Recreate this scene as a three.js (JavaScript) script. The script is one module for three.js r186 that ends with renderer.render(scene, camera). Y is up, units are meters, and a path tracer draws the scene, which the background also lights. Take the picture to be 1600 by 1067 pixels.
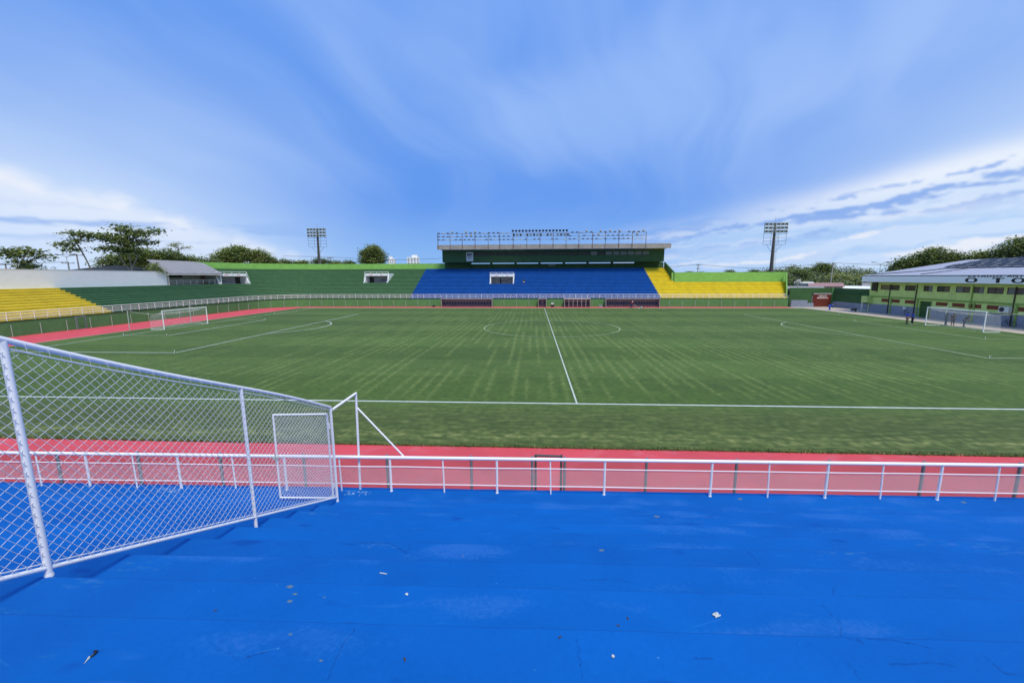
import * as THREE from 'three';
import { mergeGeometries } from 'three/addons/utils/BufferGeometryUtils.js';
import { RoundedBoxGeometry } from 'three/addons/geometries/RoundedBoxGeometry.js';
import { ImprovedNoise } from 'three/addons/math/ImprovedNoise.js';
import { MarchingCubes } from 'three/addons/objects/MarchingCubes.js';
import { FontLoader } from 'three/addons/loaders/FontLoader.js';
import { TextGeometry } from 'three/addons/geometries/TextGeometry.js';

// ------------------------------------------------------------------ camera, sky, sun, exposure
const scene = new THREE.Scene();
const camera = new THREE.PerspectiveCamera(79.826, 1024 / 682, 0.1, 3000);
camera.rotation.order = 'YXZ';
camera.position.set(-2.393, 6.8565, 21.649);
camera.rotation.set(-0.15683, 0.05334, -0.00353);

const EXPOSURE = 2.15;
const renderer = new THREE.WebGLRenderer({ antialias: true });
renderer.toneMapping = THREE.LinearToneMapping;
renderer.toneMappingExposure = EXPOSURE;
renderer.shadowMap.enabled = true;

const noise = new ImprovedNoise();
const N3 = (x, y, z) => noise.noise(x, y, z);
function fbm(x, y, z, oct = 4) { let a = 0.5, s = 0; for (let i = 0; i < oct; i++) { s += a * N3(x, y, z); x *= 2.03; y *= 2.03; z *= 2.03; a *= 0.5; } return s; }
const sm = (a, b, t) => { t = Math.min(1, Math.max(0, (t - a) / (b - a))); return t * t * (3 - 2 * t); };
const lerp = (a, b, t) => a + (b - a) * t;
const mix3 = (a, b, t) => [lerp(a[0], b[0], t), lerp(a[1], b[1], t), lerp(a[2], b[2], t)];
function rng(seed) { let s = seed >>> 0; return () => { s = (s + 0x6D2B79F5) >>> 0; let t = s; t = Math.imul(t ^ (t >>> 15), t | 1); t ^= t + Math.imul(t ^ (t >>> 7), t | 61); return ((t ^ (t >>> 14)) >>> 0) / 4294967296; }; }

function skyColour(x, y, z) {                       // air, veils of cirrus and low cumulus, in display-linear values
  const el = Math.asin(y) * 57.2958, az = Math.atan2(x, -z) * 57.2958, aa = Math.abs(az);
  let c = mix3([0.27, 0.50, 0.90], [0.128, 0.325, 0.855], sm(0, 11, el));
  c = mix3(c, [0.165, 0.36, 0.90], sm(14, 45, el));
  // wisps of ice cloud on a high sheet, loosely drawn out away from the viewer
  const k = 1 / (Math.max(y, 0) + 0.30), px = x * k, pz = z * k, w1 = fbm(px * 0.9, pz * 0.9, 7.3, 3), w2 = fbm(px * 0.9 + 9, pz * 0.9, 2.3, 3);
  const ux = px + 0.55 * w1, uz = pz + 0.9 * w2;
  const broad = fbm(ux * 1.0, uz * 0.55, 3.1, 3), fine = fbm(ux * 4.6 + uz * 0.7, uz * 1.1, 9.7, 4);
  const v = sm(-0.22, 0.55, broad * 1.05 + 0.42 * fine + 0.02);
  c = mix3(c, [0.46, 0.64, 1.0], 0.54 * v * sm(1, 20, el));
  if (el > 42) return c;
  // bright thin sheet low to both sides
  const warp = 5 * fbm(az * 0.04, el * 0.10, 1.7, 4), side = sm(14, 52, aa + warp * 1.5);
  c = mix3(c, [0.60, 0.76, 1.0], 0.85 * side * sm(27, 4, el + warp) * sm(42, 34, el));
  const rt = sm(4, 30, az) * sm(150, 110, az), lf = sm(-18, -44, az) * sm(-150, -110, az);
  if (el > 18 || (rt < 0.002 && lf < 0.002)) return el < 0 ? mix3(c, [0.30, 0.40, 0.42], sm(0, -4, el)) : c;
  // right: a rising edge of bright cloud with blue-grey heaps under it
  const edge = 7.2 + 0.135 * Math.min(45, Math.max(-14, az - 25)) + 0.8 * fbm(az * 0.06, 0, 5.5, 3), d = el - edge;
  c = mix3(c, [0.90, 0.94, 1.0], 0.85 * sm(14, 44, az) * rt * Math.exp(-Math.pow((d + 0.2) / (d > 0 ? 1.6 : 2.4), 2)));
  c = mix3(c, [0.66, 0.79, 0.98], 0.6 * rt * sm(0.8, -2.5, d));
  const wv = 0.5 * N3(az * 0.22, el * 0.8, 3) + 0.2 * N3(az * 0.7, el * 2, 7), sl = (el - 0.11 * az) * 0.8;
  const st = fbm(az * 0.075 + 11, sl * 1.2 + wv, 2.2, 5), cr = fbm(az * 0.06 + 71, sl * 1.1 + wv, 6.2, 5);
  c = mix3(c, [0.90, 0.90, 0.95], 0.7 * sm(0.03, 0.2, st) * sm(8, 4, el) * sm(0.3, 1.8, el) * rt);
  c = mix3(c, [0.33, 0.555, 0.92], 0.55 * sm(0.02, 0.17, cr) * sm(6.8, 4.5, el) * rt);
  const body = fbm(az * 0.105 + 37.9, sl * 1.05 + wv * 0.8, 8.8, 5), bits = fbm(az * 0.3 + 5, sl * 2.6 + wv, 1.8, 4);
  c = mix3(c, [0.225, 0.40, 0.84], 0.85 * sm(0.05, 0.19, body + 0.2 * N3(az * 0.55, el * 2.0, 5) + 0.1 * N3(az * 1.7, el * 4.5, 8)) * rt * sm(-4.6, -2.4, d) * sm(0.3, -0.9, d));
  c = mix3(c, [0.25, 0.43, 0.86], 0.85 * sm(0.14, 0.26, bits) * rt * sm(-3.2, -1.5, d) * sm(0.6, -0.4, d));
  // left: a soft bright bank with a heaped top and a few thin dark bars
  const top = 9.6 + 0.16 * Math.min(0, az + 52) * -1 - 0.28 * Math.max(0, az + 54) + 1.6 * fbm(az * 0.09 + 50, 0.3, 6.1, 4), h = el - top + 1.1 * fbm(az * 0.35, el * 0.6, 2.4, 4);
  c = mix3(c, [0.83, 0.88, 0.98], lf * (0.5 * sm(1.2, -1.2, h) * sm(-8, -1, h) + 0.16 * sm(5, -2, h)));
  c = mix3(c, [0.96, 0.96, 0.98], 0.5 * lf * Math.exp(-Math.pow((h + 0.5) / 0.7, 2)) * sm(-0.1, 0.2, fbm(az * 0.2, el * 0.4, 9, 3)));
  const low = fbm(az * 0.05 + 3, el * 1.0 + wv * 0.5, 4.1, 5);
  c = mix3(c, [0.24, 0.43, 0.86], 0.72 * sm(0.05, 0.15, low) * lf * Math.exp(-Math.pow((el - 4.9) / 1.3, 2)));
  if (el < 0) c = mix3(c, [0.30, 0.40, 0.42], sm(0, -4, el));
  return c;
}
{
  const W = 2048, H = 1024, d = new Float32Array(W * H * 4);
  for (let j = 0; j < H; j++) {
    const el = ((j + 0.5) / H - 0.5) * Math.PI, y = Math.sin(el), r = Math.cos(el);
    for (let i = 0; i < W; i++) {
      const o = (j * W + i) * 4; d[o + 3] = 1;
      if (el < -0.12) { d[o] = 0.30 / EXPOSURE; d[o + 1] = 0.40 / EXPOSURE; d[o + 2] = 0.42 / EXPOSURE; continue; }
      const a = ((i + 0.5) / W - 0.5) * 2 * Math.PI, c = skyColour(Math.cos(a) * r, y, Math.sin(a) * r);
      for (let n = 0; n < 3; n++) d[o + n] = c[n] / EXPOSURE;
    }
  }
  const sky = new THREE.DataTexture(d, W, H, THREE.RGBAFormat, THREE.FloatType);
  sky.mapping = THREE.EquirectangularReflectionMapping; sky.magFilter = sky.minFilter = THREE.LinearFilter; sky.wrapS = THREE.RepeatWrapping; sky.needsUpdate = true;
  scene.background = sky; scene.environment = sky;
}
const sun = new THREE.DirectionalLight(new THREE.Color(1.0, 0.94, 0.80), 1.5);
sun.position.set(36, 140, 48); sun.target.position.set(0, 0, -30);
sun.castShadow = true; sun.shadow.radius = 34; sun.shadow.mapSize.set(4096, 4096);
Object.assign(sun.shadow.camera, { left: -130, right: 130, top: 130, bottom: -130, near: 1, far: 500 });
scene.add(sun, sun.target);

// ------------------------------------------------------------------ helpers
const taken = new Map();
function numbered(name) { const n = taken.get(name) ?? 0; taken.set(name, n + 1); return n ? `${name}_${String(n).padStart(3, '0')}` : name; }
function tag(o, label, category, group, kind) { Object.assign(o.userData, { label, category }); if (group) o.userData.group = group; if (kind) o.userData.kind = kind; return o; }
function thing(name, label, category, pos = [0, 0, 0], turn = 0, group) { const o = new THREE.Group(); o.name = numbered(name); o.position.set(...pos); o.rotation.y = turn; scene.add(o); return tag(o, label, category, group); }
function clean(g) { const q = g.index ? g : g.clone(); if (!q.index) { const n = q.attributes.position.count, ix = new Uint32Array(n); for (let i = 0; i < n; i++) ix[i] = i; q.setIndex(new THREE.BufferAttribute(ix, 1)); } for (const k of Object.keys(q.attributes)) if (!['position', 'normal', 'uv', 'color'].includes(k)) q.deleteAttribute(k); return q; }
function merged(gs) { gs = [].concat(gs).map(clean); return gs.length === 1 ? gs[0] : mergeGeometries(gs); }
function part(name, geos, mat, parent) { const m = new THREE.Mesh(merged(geos), mat); m.name = name; m.castShadow = m.receiveShadow = true; parent.add(m); return m; }
function single(name, geos, mat, label, category, group, kind) { const m = part(numbered(name), geos, mat, scene); return tag(m, label, category, group, kind); }
function structure(name, geos, mat) { const m = part(numbered(name), geos, mat, scene); m.userData.kind = 'structure'; return m; }
const box = (w, h, d, x = 0, y = 0, z = 0, ry = 0, rx = 0, rz = 0) => { const g = new THREE.BoxGeometry(w, h, d); if (rx) g.rotateX(rx); if (rz) g.rotateZ(rz); if (ry) g.rotateY(ry); return metre(g.translate(x, y, z)); };
const span = (x0, x1, y0, y1, z0, z1) => box(Math.abs(x1 - x0), Math.abs(y1 - y0), Math.abs(z1 - z0), (x0 + x1) / 2, (y0 + y1) / 2, (z0 + z1) / 2);
const rbox = (w, h, d, r, x = 0, y = 0, z = 0) => new RoundedBoxGeometry(w, h, d, 2, r).translate(x, y, z);
function metre(g) {                                  // uv in metres by the way a face points
  const p = g.attributes.position, n = g.attributes.normal, u = new Float32Array(p.count * 2);
  for (let i = 0; i < p.count; i++) {
    const ax = Math.abs(n.getX(i)), ay = Math.abs(n.getY(i)), az = Math.abs(n.getZ(i));
    if (ay > ax && ay > az) { u[2 * i] = p.getX(i); u[2 * i + 1] = p.getZ(i); } else if (ax > az) { u[2 * i] = p.getZ(i); u[2 * i + 1] = p.getY(i); } else { u[2 * i] = p.getX(i); u[2 * i + 1] = p.getY(i); }
  }
  g.setAttribute('uv', new THREE.BufferAttribute(u, 2)); return g;
}
const V = (a) => new THREE.Vector3(...a), UP = new THREE.Vector3(0, 1, 0);
function bar(a, b, r, seg = 8, r2 = r) {             // round bar from a to b
  const A = V(a), B = V(b), d = B.clone().sub(A), L = d.length();
  const g = new THREE.CylinderGeometry(r2, r, L, seg, 1, seg < 6);
  g.applyQuaternion(new THREE.Quaternion().setFromUnitVectors(UP, d.normalize()));
  return g.translate((A.x + B.x) / 2, (A.y + B.y) / 2, (A.z + B.z) / 2);
}
const tube = (pts, r, seg = 24, rad = 6) => new THREE.TubeGeometry(new THREE.CatmullRomCurve3(pts.map(V)), seg, r, rad, false);
function wires(list, r) {                            // many straight three-sided wires in one geometry
  const n = list.length, P = new Float32Array(n * 18), Nn = new Float32Array(n * 18), U = new Float32Array(n * 12), I = new Uint32Array(n * 18);
  const d = new THREE.Vector3(), s = new THREE.Vector3(), t = new THREE.Vector3(), q = new THREE.Vector3();
  list.forEach(([a, b], w) => {
    d.set(b[0] - a[0], b[1] - a[1], b[2] - a[2]).normalize(); s.set(0.31, 0.77, 0.56).cross(d).normalize(); t.copy(d).cross(s);
    for (let k = 0; k < 3; k++) {
      const c = Math.cos(k * 2.0944), e = Math.sin(k * 2.0944); q.copy(s).multiplyScalar(c).addScaledVector(t, e);
      for (let m = 0; m < 2; m++) { const o = (w * 6 + k * 2 + m) * 3, p = m ? b : a; P[o] = p[0] + q.x * r; P[o + 1] = p[1] + q.y * r; P[o + 2] = p[2] + q.z * r; Nn[o] = q.x; Nn[o + 1] = q.y; Nn[o + 2] = q.z; }
      const A = w * 6 + k * 2, B = w * 6 + ((k + 1) % 3) * 2; I.set([A, B, A + 1, B, B + 1, A + 1], w * 18 + k * 6);
    }
  });
  const g = new THREE.BufferGeometry();
  g.setAttribute('position', new THREE.BufferAttribute(P, 3)); g.setAttribute('normal', new THREE.BufferAttribute(Nn, 3)); g.setAttribute('uv', new THREE.BufferAttribute(U, 2)); g.setIndex(new THREE.BufferAttribute(I, 1));
  return g;
}
function diamond(L, lo, hi, pitch, r, at, gap = 0.003) {   // chain link over s in [0,L], heights lo(s)..hi(s); at(s,h,offset) gives the point
  const list = [], hmax = Math.max(hi(0), hi(L)), hmin = Math.min(lo(0), lo(L));
  for (const dir of [1, -1]) {
    const c0 = dir > 0 ? -hmax : hmin, c1 = dir > 0 ? L - hmin : L + hmax;
    for (let c = Math.ceil(c0 / pitch) * pitch; c < c1; c += pitch) {
      let seg = null; const n = 60;
      for (let i = 0; i <= n; i++) {                   // march along the wire, keep what lies inside the panel
        const h = lerp(hmin, hmax, i / n), s = c + dir * h * 1.0, ok = s >= 0 && s <= L && h >= lo(s) && h <= hi(s);
        if (ok) { if (!seg) seg = [[s, h], [s, h]]; else seg[1] = [s, h]; }
      }
      if (seg && seg[0][1] !== seg[1][1]) list.push([at(...seg[0], gap * dir), at(...seg[1], gap * dir)]);
    }
  }
  return wires(list, r);
}

// ------------------------------------------------------------------ procedural textures and materials
function dataMap(W, H, fn, srgb = true, rep) {
  const d = new Uint8Array(W * H * 4);
  for (let j = 0; j < H; j++) for (let i = 0; i < W; i++) { const c = fn(i / W, j / H, i, j), o = (j * W + i) * 4; for (let n = 0; n < 3; n++) d[o + n] = Math.max(0, Math.min(255, c[n] * 255)); d[o + 3] = 255; }
  const t = new THREE.DataTexture(d, W, H); t.wrapS = t.wrapT = THREE.RepeatWrapping; t.magFilter = THREE.LinearFilter; t.minFilter = THREE.LinearMipmapLinearFilter; t.generateMipmaps = true; t.anisotropy = 8;
  if (srgb) t.colorSpace = THREE.SRGBColorSpace; if (rep) t.repeat.set(...rep); t.needsUpdate = true; return t;
}
const tor = (u, v, f, s, o) => { const a = u * 2 * Math.PI, b = v * 2 * Math.PI, R = f / 6.2832; return fbm(Math.cos(a) * R + s, Math.sin(a) * R + Math.cos(b) * R, Math.sin(b) * R + s * 2, o); };
const wear = dataMap(512, 512, (u, v) => {            // patchy paint: soft mottling, specks, a few scuffs (6 m tile)
  const a = tor(u, v, 6, 1, 4), b = tor(u, v, 40, 5, 3), c = tor(u, v, 16, 9, 4);
  let g = 0.93 + 0.10 * a + 0.07 * b; if (c > 0.26) g -= 0.14 * sm(0.26, 0.4, c); return [g, g, g];
}, true, [1 / 6, 1 / 6]);
const stains = dataMap(512, 512, (u, v) => {          // weathered concrete with run-down streaks (8 m by 4 m tile)
  const a = tor(u, v, 5, 2, 4), st = tor(u * 8 % 1, v, 5, 3, 3), b = tor(u, v, 60, 7, 2);
  let g = 0.86 + 0.16 * a + 0.05 * b - 0.22 * sm(0.1, 0.42, st) * (0.6 + a); return [g, g * 0.985, g * 0.96];
}, true, [1 / 8, 1 / 4]);
const grain = dataMap(256, 256, (u, v) => { const g = 0.5 + 0.5 * tor(u, v, 50, 4, 3); return [g, g, g]; }, false, [2, 2]);
const MAT = (r, g, b, rough = 0.8, o = {}) => { const m = new THREE.MeshStandardMaterial({ roughness: rough, ...o }); m.color.setRGB(r, g, b); m.side = THREE.DoubleSide; return m; };
const paint = (r, g, b, rough = 0.75, map = wear) => MAT(r, g, b, rough, { map, bumpMap: grain, bumpScale: 0.004 });
const three = (r, g, b, rough) => [0.955, 1, 1.045].map((k) => paint(r * k, g * k, b * k, rough));

const M = {
  white: MAT(0.90, 0.885, 0.85, 0.5), whiteWall: MAT(0.90, 0.90, 0.89, 0.85, { map: dataMap(256, 256, (u, v) => { const g = 0.965 + 0.035 * tor(u, v, 5, 3, 4) + 0.02 * tor(u, v, 30, 8, 3); return [g, g, g]; }, true, [1 / 7, 1 / 5]), bumpMap: grain, bumpScale: 0.004 }), cream: paint(0.72, 0.70, 0.64, 0.85),
  wire: MAT(0.92, 0.90, 0.86, 0.5), greyPost: MAT(0.20, 0.25, 0.27, 0.55, { metalness: 0.3 }), darkWire: MAT(0.10, 0.09, 0.09, 0.6), palePost: MAT(0.42, 0.48, 0.42, 0.6),
  darkGreen: paint(0.040, 0.135, 0.045, 0.85), wallGreen: paint(0.105, 0.29, 0.085, 0.9), coping: paint(0.018, 0.05, 0.02, 0.9), boothGreen: paint(0.048, 0.118, 0.048, 0.9),
  lime: paint(0.26, 0.54, 0.11, 0.9), limeHouse: paint(0.67, 0.85, 0.27, 0.9), limeTrim: paint(0.27, 0.42, 0.09, 0.9),
  concrete: paint(0.46, 0.44, 0.42, 0.9, stains), grey: paint(0.36, 0.36, 0.38, 0.85), greyBlue: paint(0.27, 0.31, 0.39, 0.85), sand: paint(0.66, 0.57, 0.48, 0.95, stains),
  roofGrey: paint(0.34, 0.325, 0.32, 0.85), roofTin: MAT(0.43, 0.44, 0.50, 0.55, { metalness: 0.1 }), fascia: MAT(0.90, 0.92, 0.92, 0.6),
  black: MAT(0.012, 0.012, 0.014, 0.5), darkGlass: MAT(0.010, 0.013, 0.014, 0.4), blind: paint(0.22, 0.235, 0.235, 0.7), rust: MAT(0.16, 0.075, 0.045, 0.8), rackGrey: MAT(0.20, 0.17, 0.15, 0.7), lampGlass: MAT(0.30, 0.33, 0.31, 0.3), lampBody: MAT(0.05, 0.05, 0.055, 0.5),
  brick: paint(0.30, 0.085, 0.04, 0.9), brown: MAT(0.05, 0.033, 0.026, 0.7), redGate: paint(0.16, 0.022, 0.012, 0.6), wood: MAT(0.09, 0.07, 0.055, 0.9), trunk: MAT(0.16, 0.13, 0.10, 0.95), paleTrunk: MAT(0.30, 0.27, 0.21, 0.95),
  seat: MAT(0.025, 0.035, 0.06, 0.35), kerb: paint(0.55, 0.46, 0.36, 0.95), line: paint(0.78, 0.82, 0.76, 0.9), oldLine: paint(0.44, 0.50, 0.27, 0.95),
};

// grass: dry flecks in rows left by the mower, blotches, thin scorched patches towards the near edge
const GX0 = -57, GX1 = 57, GZ0 = -71, GZ1 = 7;
const grassMap = (() => {
  const r = rng(5), rows = Array.from({ length: 140 }, () => [r(), r(), r()]);
  return dataMap(2048, 1024, (u, v) => {
    const x = lerp(GX0, GX1, u), z = lerp(GZ0, GZ1, v);
    const a = fbm(x * 0.05, 2, z * 0.06, 3), b = fbm(x * 0.6, 8, z * 0.7, 3), c = fbm(x * 3.1, 4, z * 3.1, 2);
    let g = [0.33 + 0.05 * a + 0.06 * b + 0.11 * c, 0.447 + 0.06 * a + 0.06 * b + 0.11 * c, 0.16 + 0.03 * a + 0.03 * b + 0.05 * c];
    const band = Math.sin(z * 0.52 + 0.5 * a) > 0 ? 0.02 : -0.015; g = g.map((q, i) => (q + band * 1.1) * (1 - 0.12 * sm(-1, 3, z)) * (i === 1 ? 1 - 0.05 * sm(-1, 2, z) : 1));
    // rows along the pitch's short side
    const cell = (x + 0.25 * N3(z * 0.05, x * 0.05, 1)) / 0.80, ci = Math.floor(cell), fx = cell - ci - 0.5, ro = rows[((ci % 140) + 140) % 140];
    const on = sm(0.0, 0.32, N3(ro[0] * 50, z * 0.11, ci * 0.37) + 0.14 * N3(z * 0.9, ci * 1.3, 5) + 0.10 + 0.16 * Math.exp(-Math.pow((x - 2) / 22, 2)));
    const reach = sm(50, 24, Math.abs(x - 1 + 6 * a)) * 0.85 + 0.15, row = Math.exp(-fx * fx * 24) * on * reach * sm(2, -4, z);
    // scattered dry flecks and the worn strip by the near touchline
    const fl = sm(0.30, 0.5, fbm(x * 1.7 + 40, z * 3.6, 3, 3)) + sm(0.28, 0.5, fbm(x * 0.6, z * 4.2, 13, 3)) * 0.8;
    const edge = sm(0.05, 0.42, (z > -2 ? fbm(x * 0.7, z * 4.4, 21, 4) : 0) + 0.20) * sm(-1.5, 2.5, z);
    const verge = sm(0.0, 0.35, (z > 3 ? fbm(x * 1.1, z * 3.2, 33, 4) : 0) + 0.22) * Math.exp(-Math.pow((z - 4.7) / 0.5, 2));
    const dry = Math.min(1, 0.50 * row * (0.75 + c * 1.6) + 0.36 * fl + 0.42 * edge * (0.7 + 1.4 * c) + 0.75 * verge * (0.6 + 1.6 * c));
    return mix3(g, [0.66, 0.68, 0.42], Math.max(0, dry) * 0.8);
  });
})();
const grassMat = MAT(0.72, 0.70, 0.66, 1, { map: grassMap, bumpMap: grain, bumpScale: 0.03 });
const trackMat = MAT(0.80, 0.80, 0.80, 0.85, { map: dataMap(512, 512, (u, v) => { const a = tor(u, v, 5, 1, 4), b = tor(u, v, 70, 6, 2), c = tor(u, v, 12, 3, 4); const g = 1 + 0.10 * a + 0.05 * b, d = 0.06 * sm(0.1, 0.4, c); return [0.91 * g, (0.325 + d) * g, (0.355 + d) * g]; }, true, [1 / 9, 1 / 9]), bumpMap: grain, bumpScale: 0.006 });

// ------------------------------------------------------------------ ground, pitch, track
function sheet(x0, x1, z0, z1, y, uvFn) {
  const g = new THREE.BufferGeometry();
  g.setAttribute('position', new THREE.Float32BufferAttribute([x0, y, z1, x1, y, z1, x1, y, z0, x0, y, z0], 3));
  g.setAttribute('normal', new THREE.Float32BufferAttribute([0, 1, 0, 0, 1, 0, 0, 1, 0, 0, 1, 0], 3));
  const u = (x, z) => (uvFn ? uvFn(x, z) : [x, z]);
  g.setAttribute('uv', new THREE.Float32BufferAttribute([...u(x0, z1), ...u(x1, z1), ...u(x1, z0), ...u(x0, z0)], 2)); g.setIndex([0, 1, 2, 0, 2, 3]);
  return g;
}
structure('ground', sheet(-1500, 1500, -1500, 1500, -0.35), paint(0.10, 0.12, 0.05, 1));
structure('running_track', [sheet(-66, 70, 5.4, 12.3, -0.05), sheet(-65.3, -55.4, -74.5, 5.4, -0.05), sheet(-55.4, 54.8, -74.5, -69.2, -0.05)], trackMat);
structure('concrete_apron', [sheet(54.4, 69, -74.6, 5.4, -0.058)], M.sand);
const EX0 = -55.9, EX1 = 55.5, EZ0 = -69.6, EZ1 = 5.85;
const pitch = structure('pitch', [sheet(EX0, EX1, EZ0, EZ1, 0, (x, z) => [(x - GX0) / (GX1 - GX0), (z - GZ0) / (GZ1 - GZ0)])], grassMat);
part('grass_edge', [span(EX0, EX1, -0.06, -0.002, EZ1 - 0.06, EZ1 - 0.01), span(EX0 + 0.01, EX0 + 0.05, -0.06, -0.002, EZ0, EZ1), span(EX1 - 0.05, EX1 - 0.01, -0.06, -0.002, EZ0, EZ1)], MAT(0.10, 0.12, 0.045, 1), pitch);
structure('kerb', [span(EX0 - 0.16, EX0 - 0.005, -0.05, 0.012, EZ0 - 0.2, EZ1), span(EX0 - 0.16, 54.2, -0.05, 0.012, EZ0 - 0.42, EZ0 - 0.005)], M.kerb);

const HL = 52.16, PW = 68.26, CZ = -PW / 2, LY = 0.006;
function ln(name, x0, z0, x1, z1, mat = M.line, w = 0.12) {
  const dx = x1 - x0, dz = z1 - z0, L = Math.hypot(dx, dz), g = sheet(-L / 2, L / 2, -w / 2, w / 2, 0);
  g.rotateY(-Math.atan2(dz, dx)); g.translate((x0 + x1) / 2, LY, (z0 + z1) / 2); return part(name, g, mat, pitch);
}
function arc(name, cx, cz, r, a0, a1, mat = M.line, w = 0.12) {
  const n = 64, P = [], I = [], U = [];
  for (let i = 0; i <= n; i++) { const a = lerp(a0, a1, i / n); for (const q of [r - w / 2, r + w / 2]) { P.push(cx + Math.cos(a) * q, LY + 0.004, cz + Math.sin(a) * q); U.push(i * 0.3, q); } if (i < n) I.push(2 * i, 2 * i + 2, 2 * i + 1, 2 * i + 1, 2 * i + 2, 2 * i + 3); }
  const g = new THREE.BufferGeometry(); g.setAttribute('position', new THREE.Float32BufferAttribute(P, 3)); g.setAttribute('normal', new THREE.Float32BufferAttribute(P.map((_, i) => (i % 3 === 1 ? 1 : 0)), 3)); g.setAttribute('uv', new THREE.Float32BufferAttribute(U, 2)); g.setIndex(I); return part(name, g, mat, pitch);
}
ln('touchline', -HL, 0, HL, 0, M.line, 0.14); ln('touchline', -HL, -PW, HL, -PW, M.oldLine); ln('halfway_line', 0, -0.08, 0, -PW + 0.07, paint(0.60, 0.66, 0.56, 0.95), 0.095);
arc('centre_circle', 0, CZ, 9.15, 0, Math.PI * 2, paint(0.52, 0.60, 0.38, 0.95), 0.085);
const D = Math.asin(7.31 / 9.15);
for (const s of [-1, 1]) {
  const g = s * HL, q = s < 0 ? M.line : paint(0.55, 0.62, 0.40, 0.95), o = s < 0 ? paint(0.58, 0.63, 0.42, 0.95) : M.oldLine;
  ln('goal_line', g, -0.08, g, -PW + 0.07, q);
  ln('penalty_area_line', g - s * 16.5, CZ - 20.16, g - s * 16.5, CZ + 20.16, q); ln('penalty_area_line', g - s * 0.07, CZ + 20.16, g - s * 16.43, CZ + 20.16, q); ln('penalty_area_line', g - s * 0.07, CZ - 20.16, g - s * 16.43, CZ - 20.16, o);
  ln('goal_area_line', g - s * 5.5, CZ - 9.16, g - s * 5.5, CZ + 9.16, q); ln('goal_area_line', g - s * 0.07, CZ + 9.16, g - s * 5.43, CZ + 9.16, o); ln('goal_area_line', g - s * 0.07, CZ - 9.16, g - s * 5.43, CZ - 9.16, o);
  if (s < 0) arc('penalty_arc', g + 11, CZ, 9.15, -D + 0.0 - (Math.PI / 2 - D) * 0 + 0, D, q); else arc('penalty_arc', g - 11, CZ, 9.15, Math.PI - D, Math.PI + D, q, 0.11);
}
{ // ragged grass blades hanging over the near edge of the sod
  const r = rng(77), n = 9000, g = new THREE.BufferGeometry(); g.setAttribute('position', new THREE.Float32BufferAttribute([-0.02, 0, 0, 0.02, 0, 0, 0, 0.1, 0.03], 3)); g.setAttribute('normal', new THREE.Float32BufferAttribute([0, 0.6, 0.8, 0, 0.6, 0.8, 0, 0.6, 0.8], 3)); g.setAttribute('uv', new THREE.Float32BufferAttribute([0, 0, 1, 0, 0, 1], 2)); g.setIndex([0, 1, 2]);
  const im = new THREE.InstancedMesh(g, MAT(1, 1, 1, 0.95), n), m = new THREE.Matrix4(), q = new THREE.Quaternion(), e = new THREE.Euler(), c = new THREE.Color();
  for (let i = 0; i < n; i++) {
    const x = -34 + 58 * r(), k = 0.35 + 0.6 * r(), dry = N3(x * 0.9, 3, 1) + r() * 0.8 > 0.62, out = r() < 0.4;
    e.set(out ? 0.9 + r() * 0.8 : -0.3 + r() * 0.7, r() * 6.28, 0); q.setFromEuler(e);
    m.compose(new THREE.Vector3(x, -0.02, EZ1 - 0.16 + 0.2 * r()), q, new THREE.Vector3(k, k, k)); im.setMatrixAt(i, m);
    im.setColorAt(i, dry ? c.setRGB(0.26 + 0.14 * r(), 0.25 + 0.1 * r(), 0.13) : c.setRGB(0.06 + 0.05 * r(), 0.11 + 0.07 * r(), 0.025));
  }
  im.name = 'grass_fringe'; im.castShadow = im.receiveShadow = true; tag(im, 'ragged dry and green grass fringe along the near edge of the pitch', 'grass', null, 'stuff'); scene.add(im);
}
{ // small white stakes left standing at line corners
  const g = [bar([0, 0, 0], [0, 0.26, 0], 0.025, 6, 0.015), box(0.05, 0.08, 0.02, 0.03, 0.2, 0)];
  for (const s of [-1, 1]) for (const [x, z, where] of [[35.66, CZ + 20.16, 'near outer corner of the penalty area'], [46.66, CZ + 9.16, 'near outer corner of the goal area'], [HL, CZ + 9.16, 'goal line end of the near goal area line'], [HL, CZ - 20.16, 'goal line end of the far penalty area line'], [46.66, CZ - 9.16, 'far outer corner of the goal area'], [HL, -PW, 'far corner of the pitch']])
    single('marker_stake', g.map((q) => q.clone().translate(s * x, 0, z + 0.12)), M.line, `small white stake at the ${where}, ${s < 0 ? 'left' : 'right'} end`, 'stake', 'marker stakes at the line corners');
}

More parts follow.
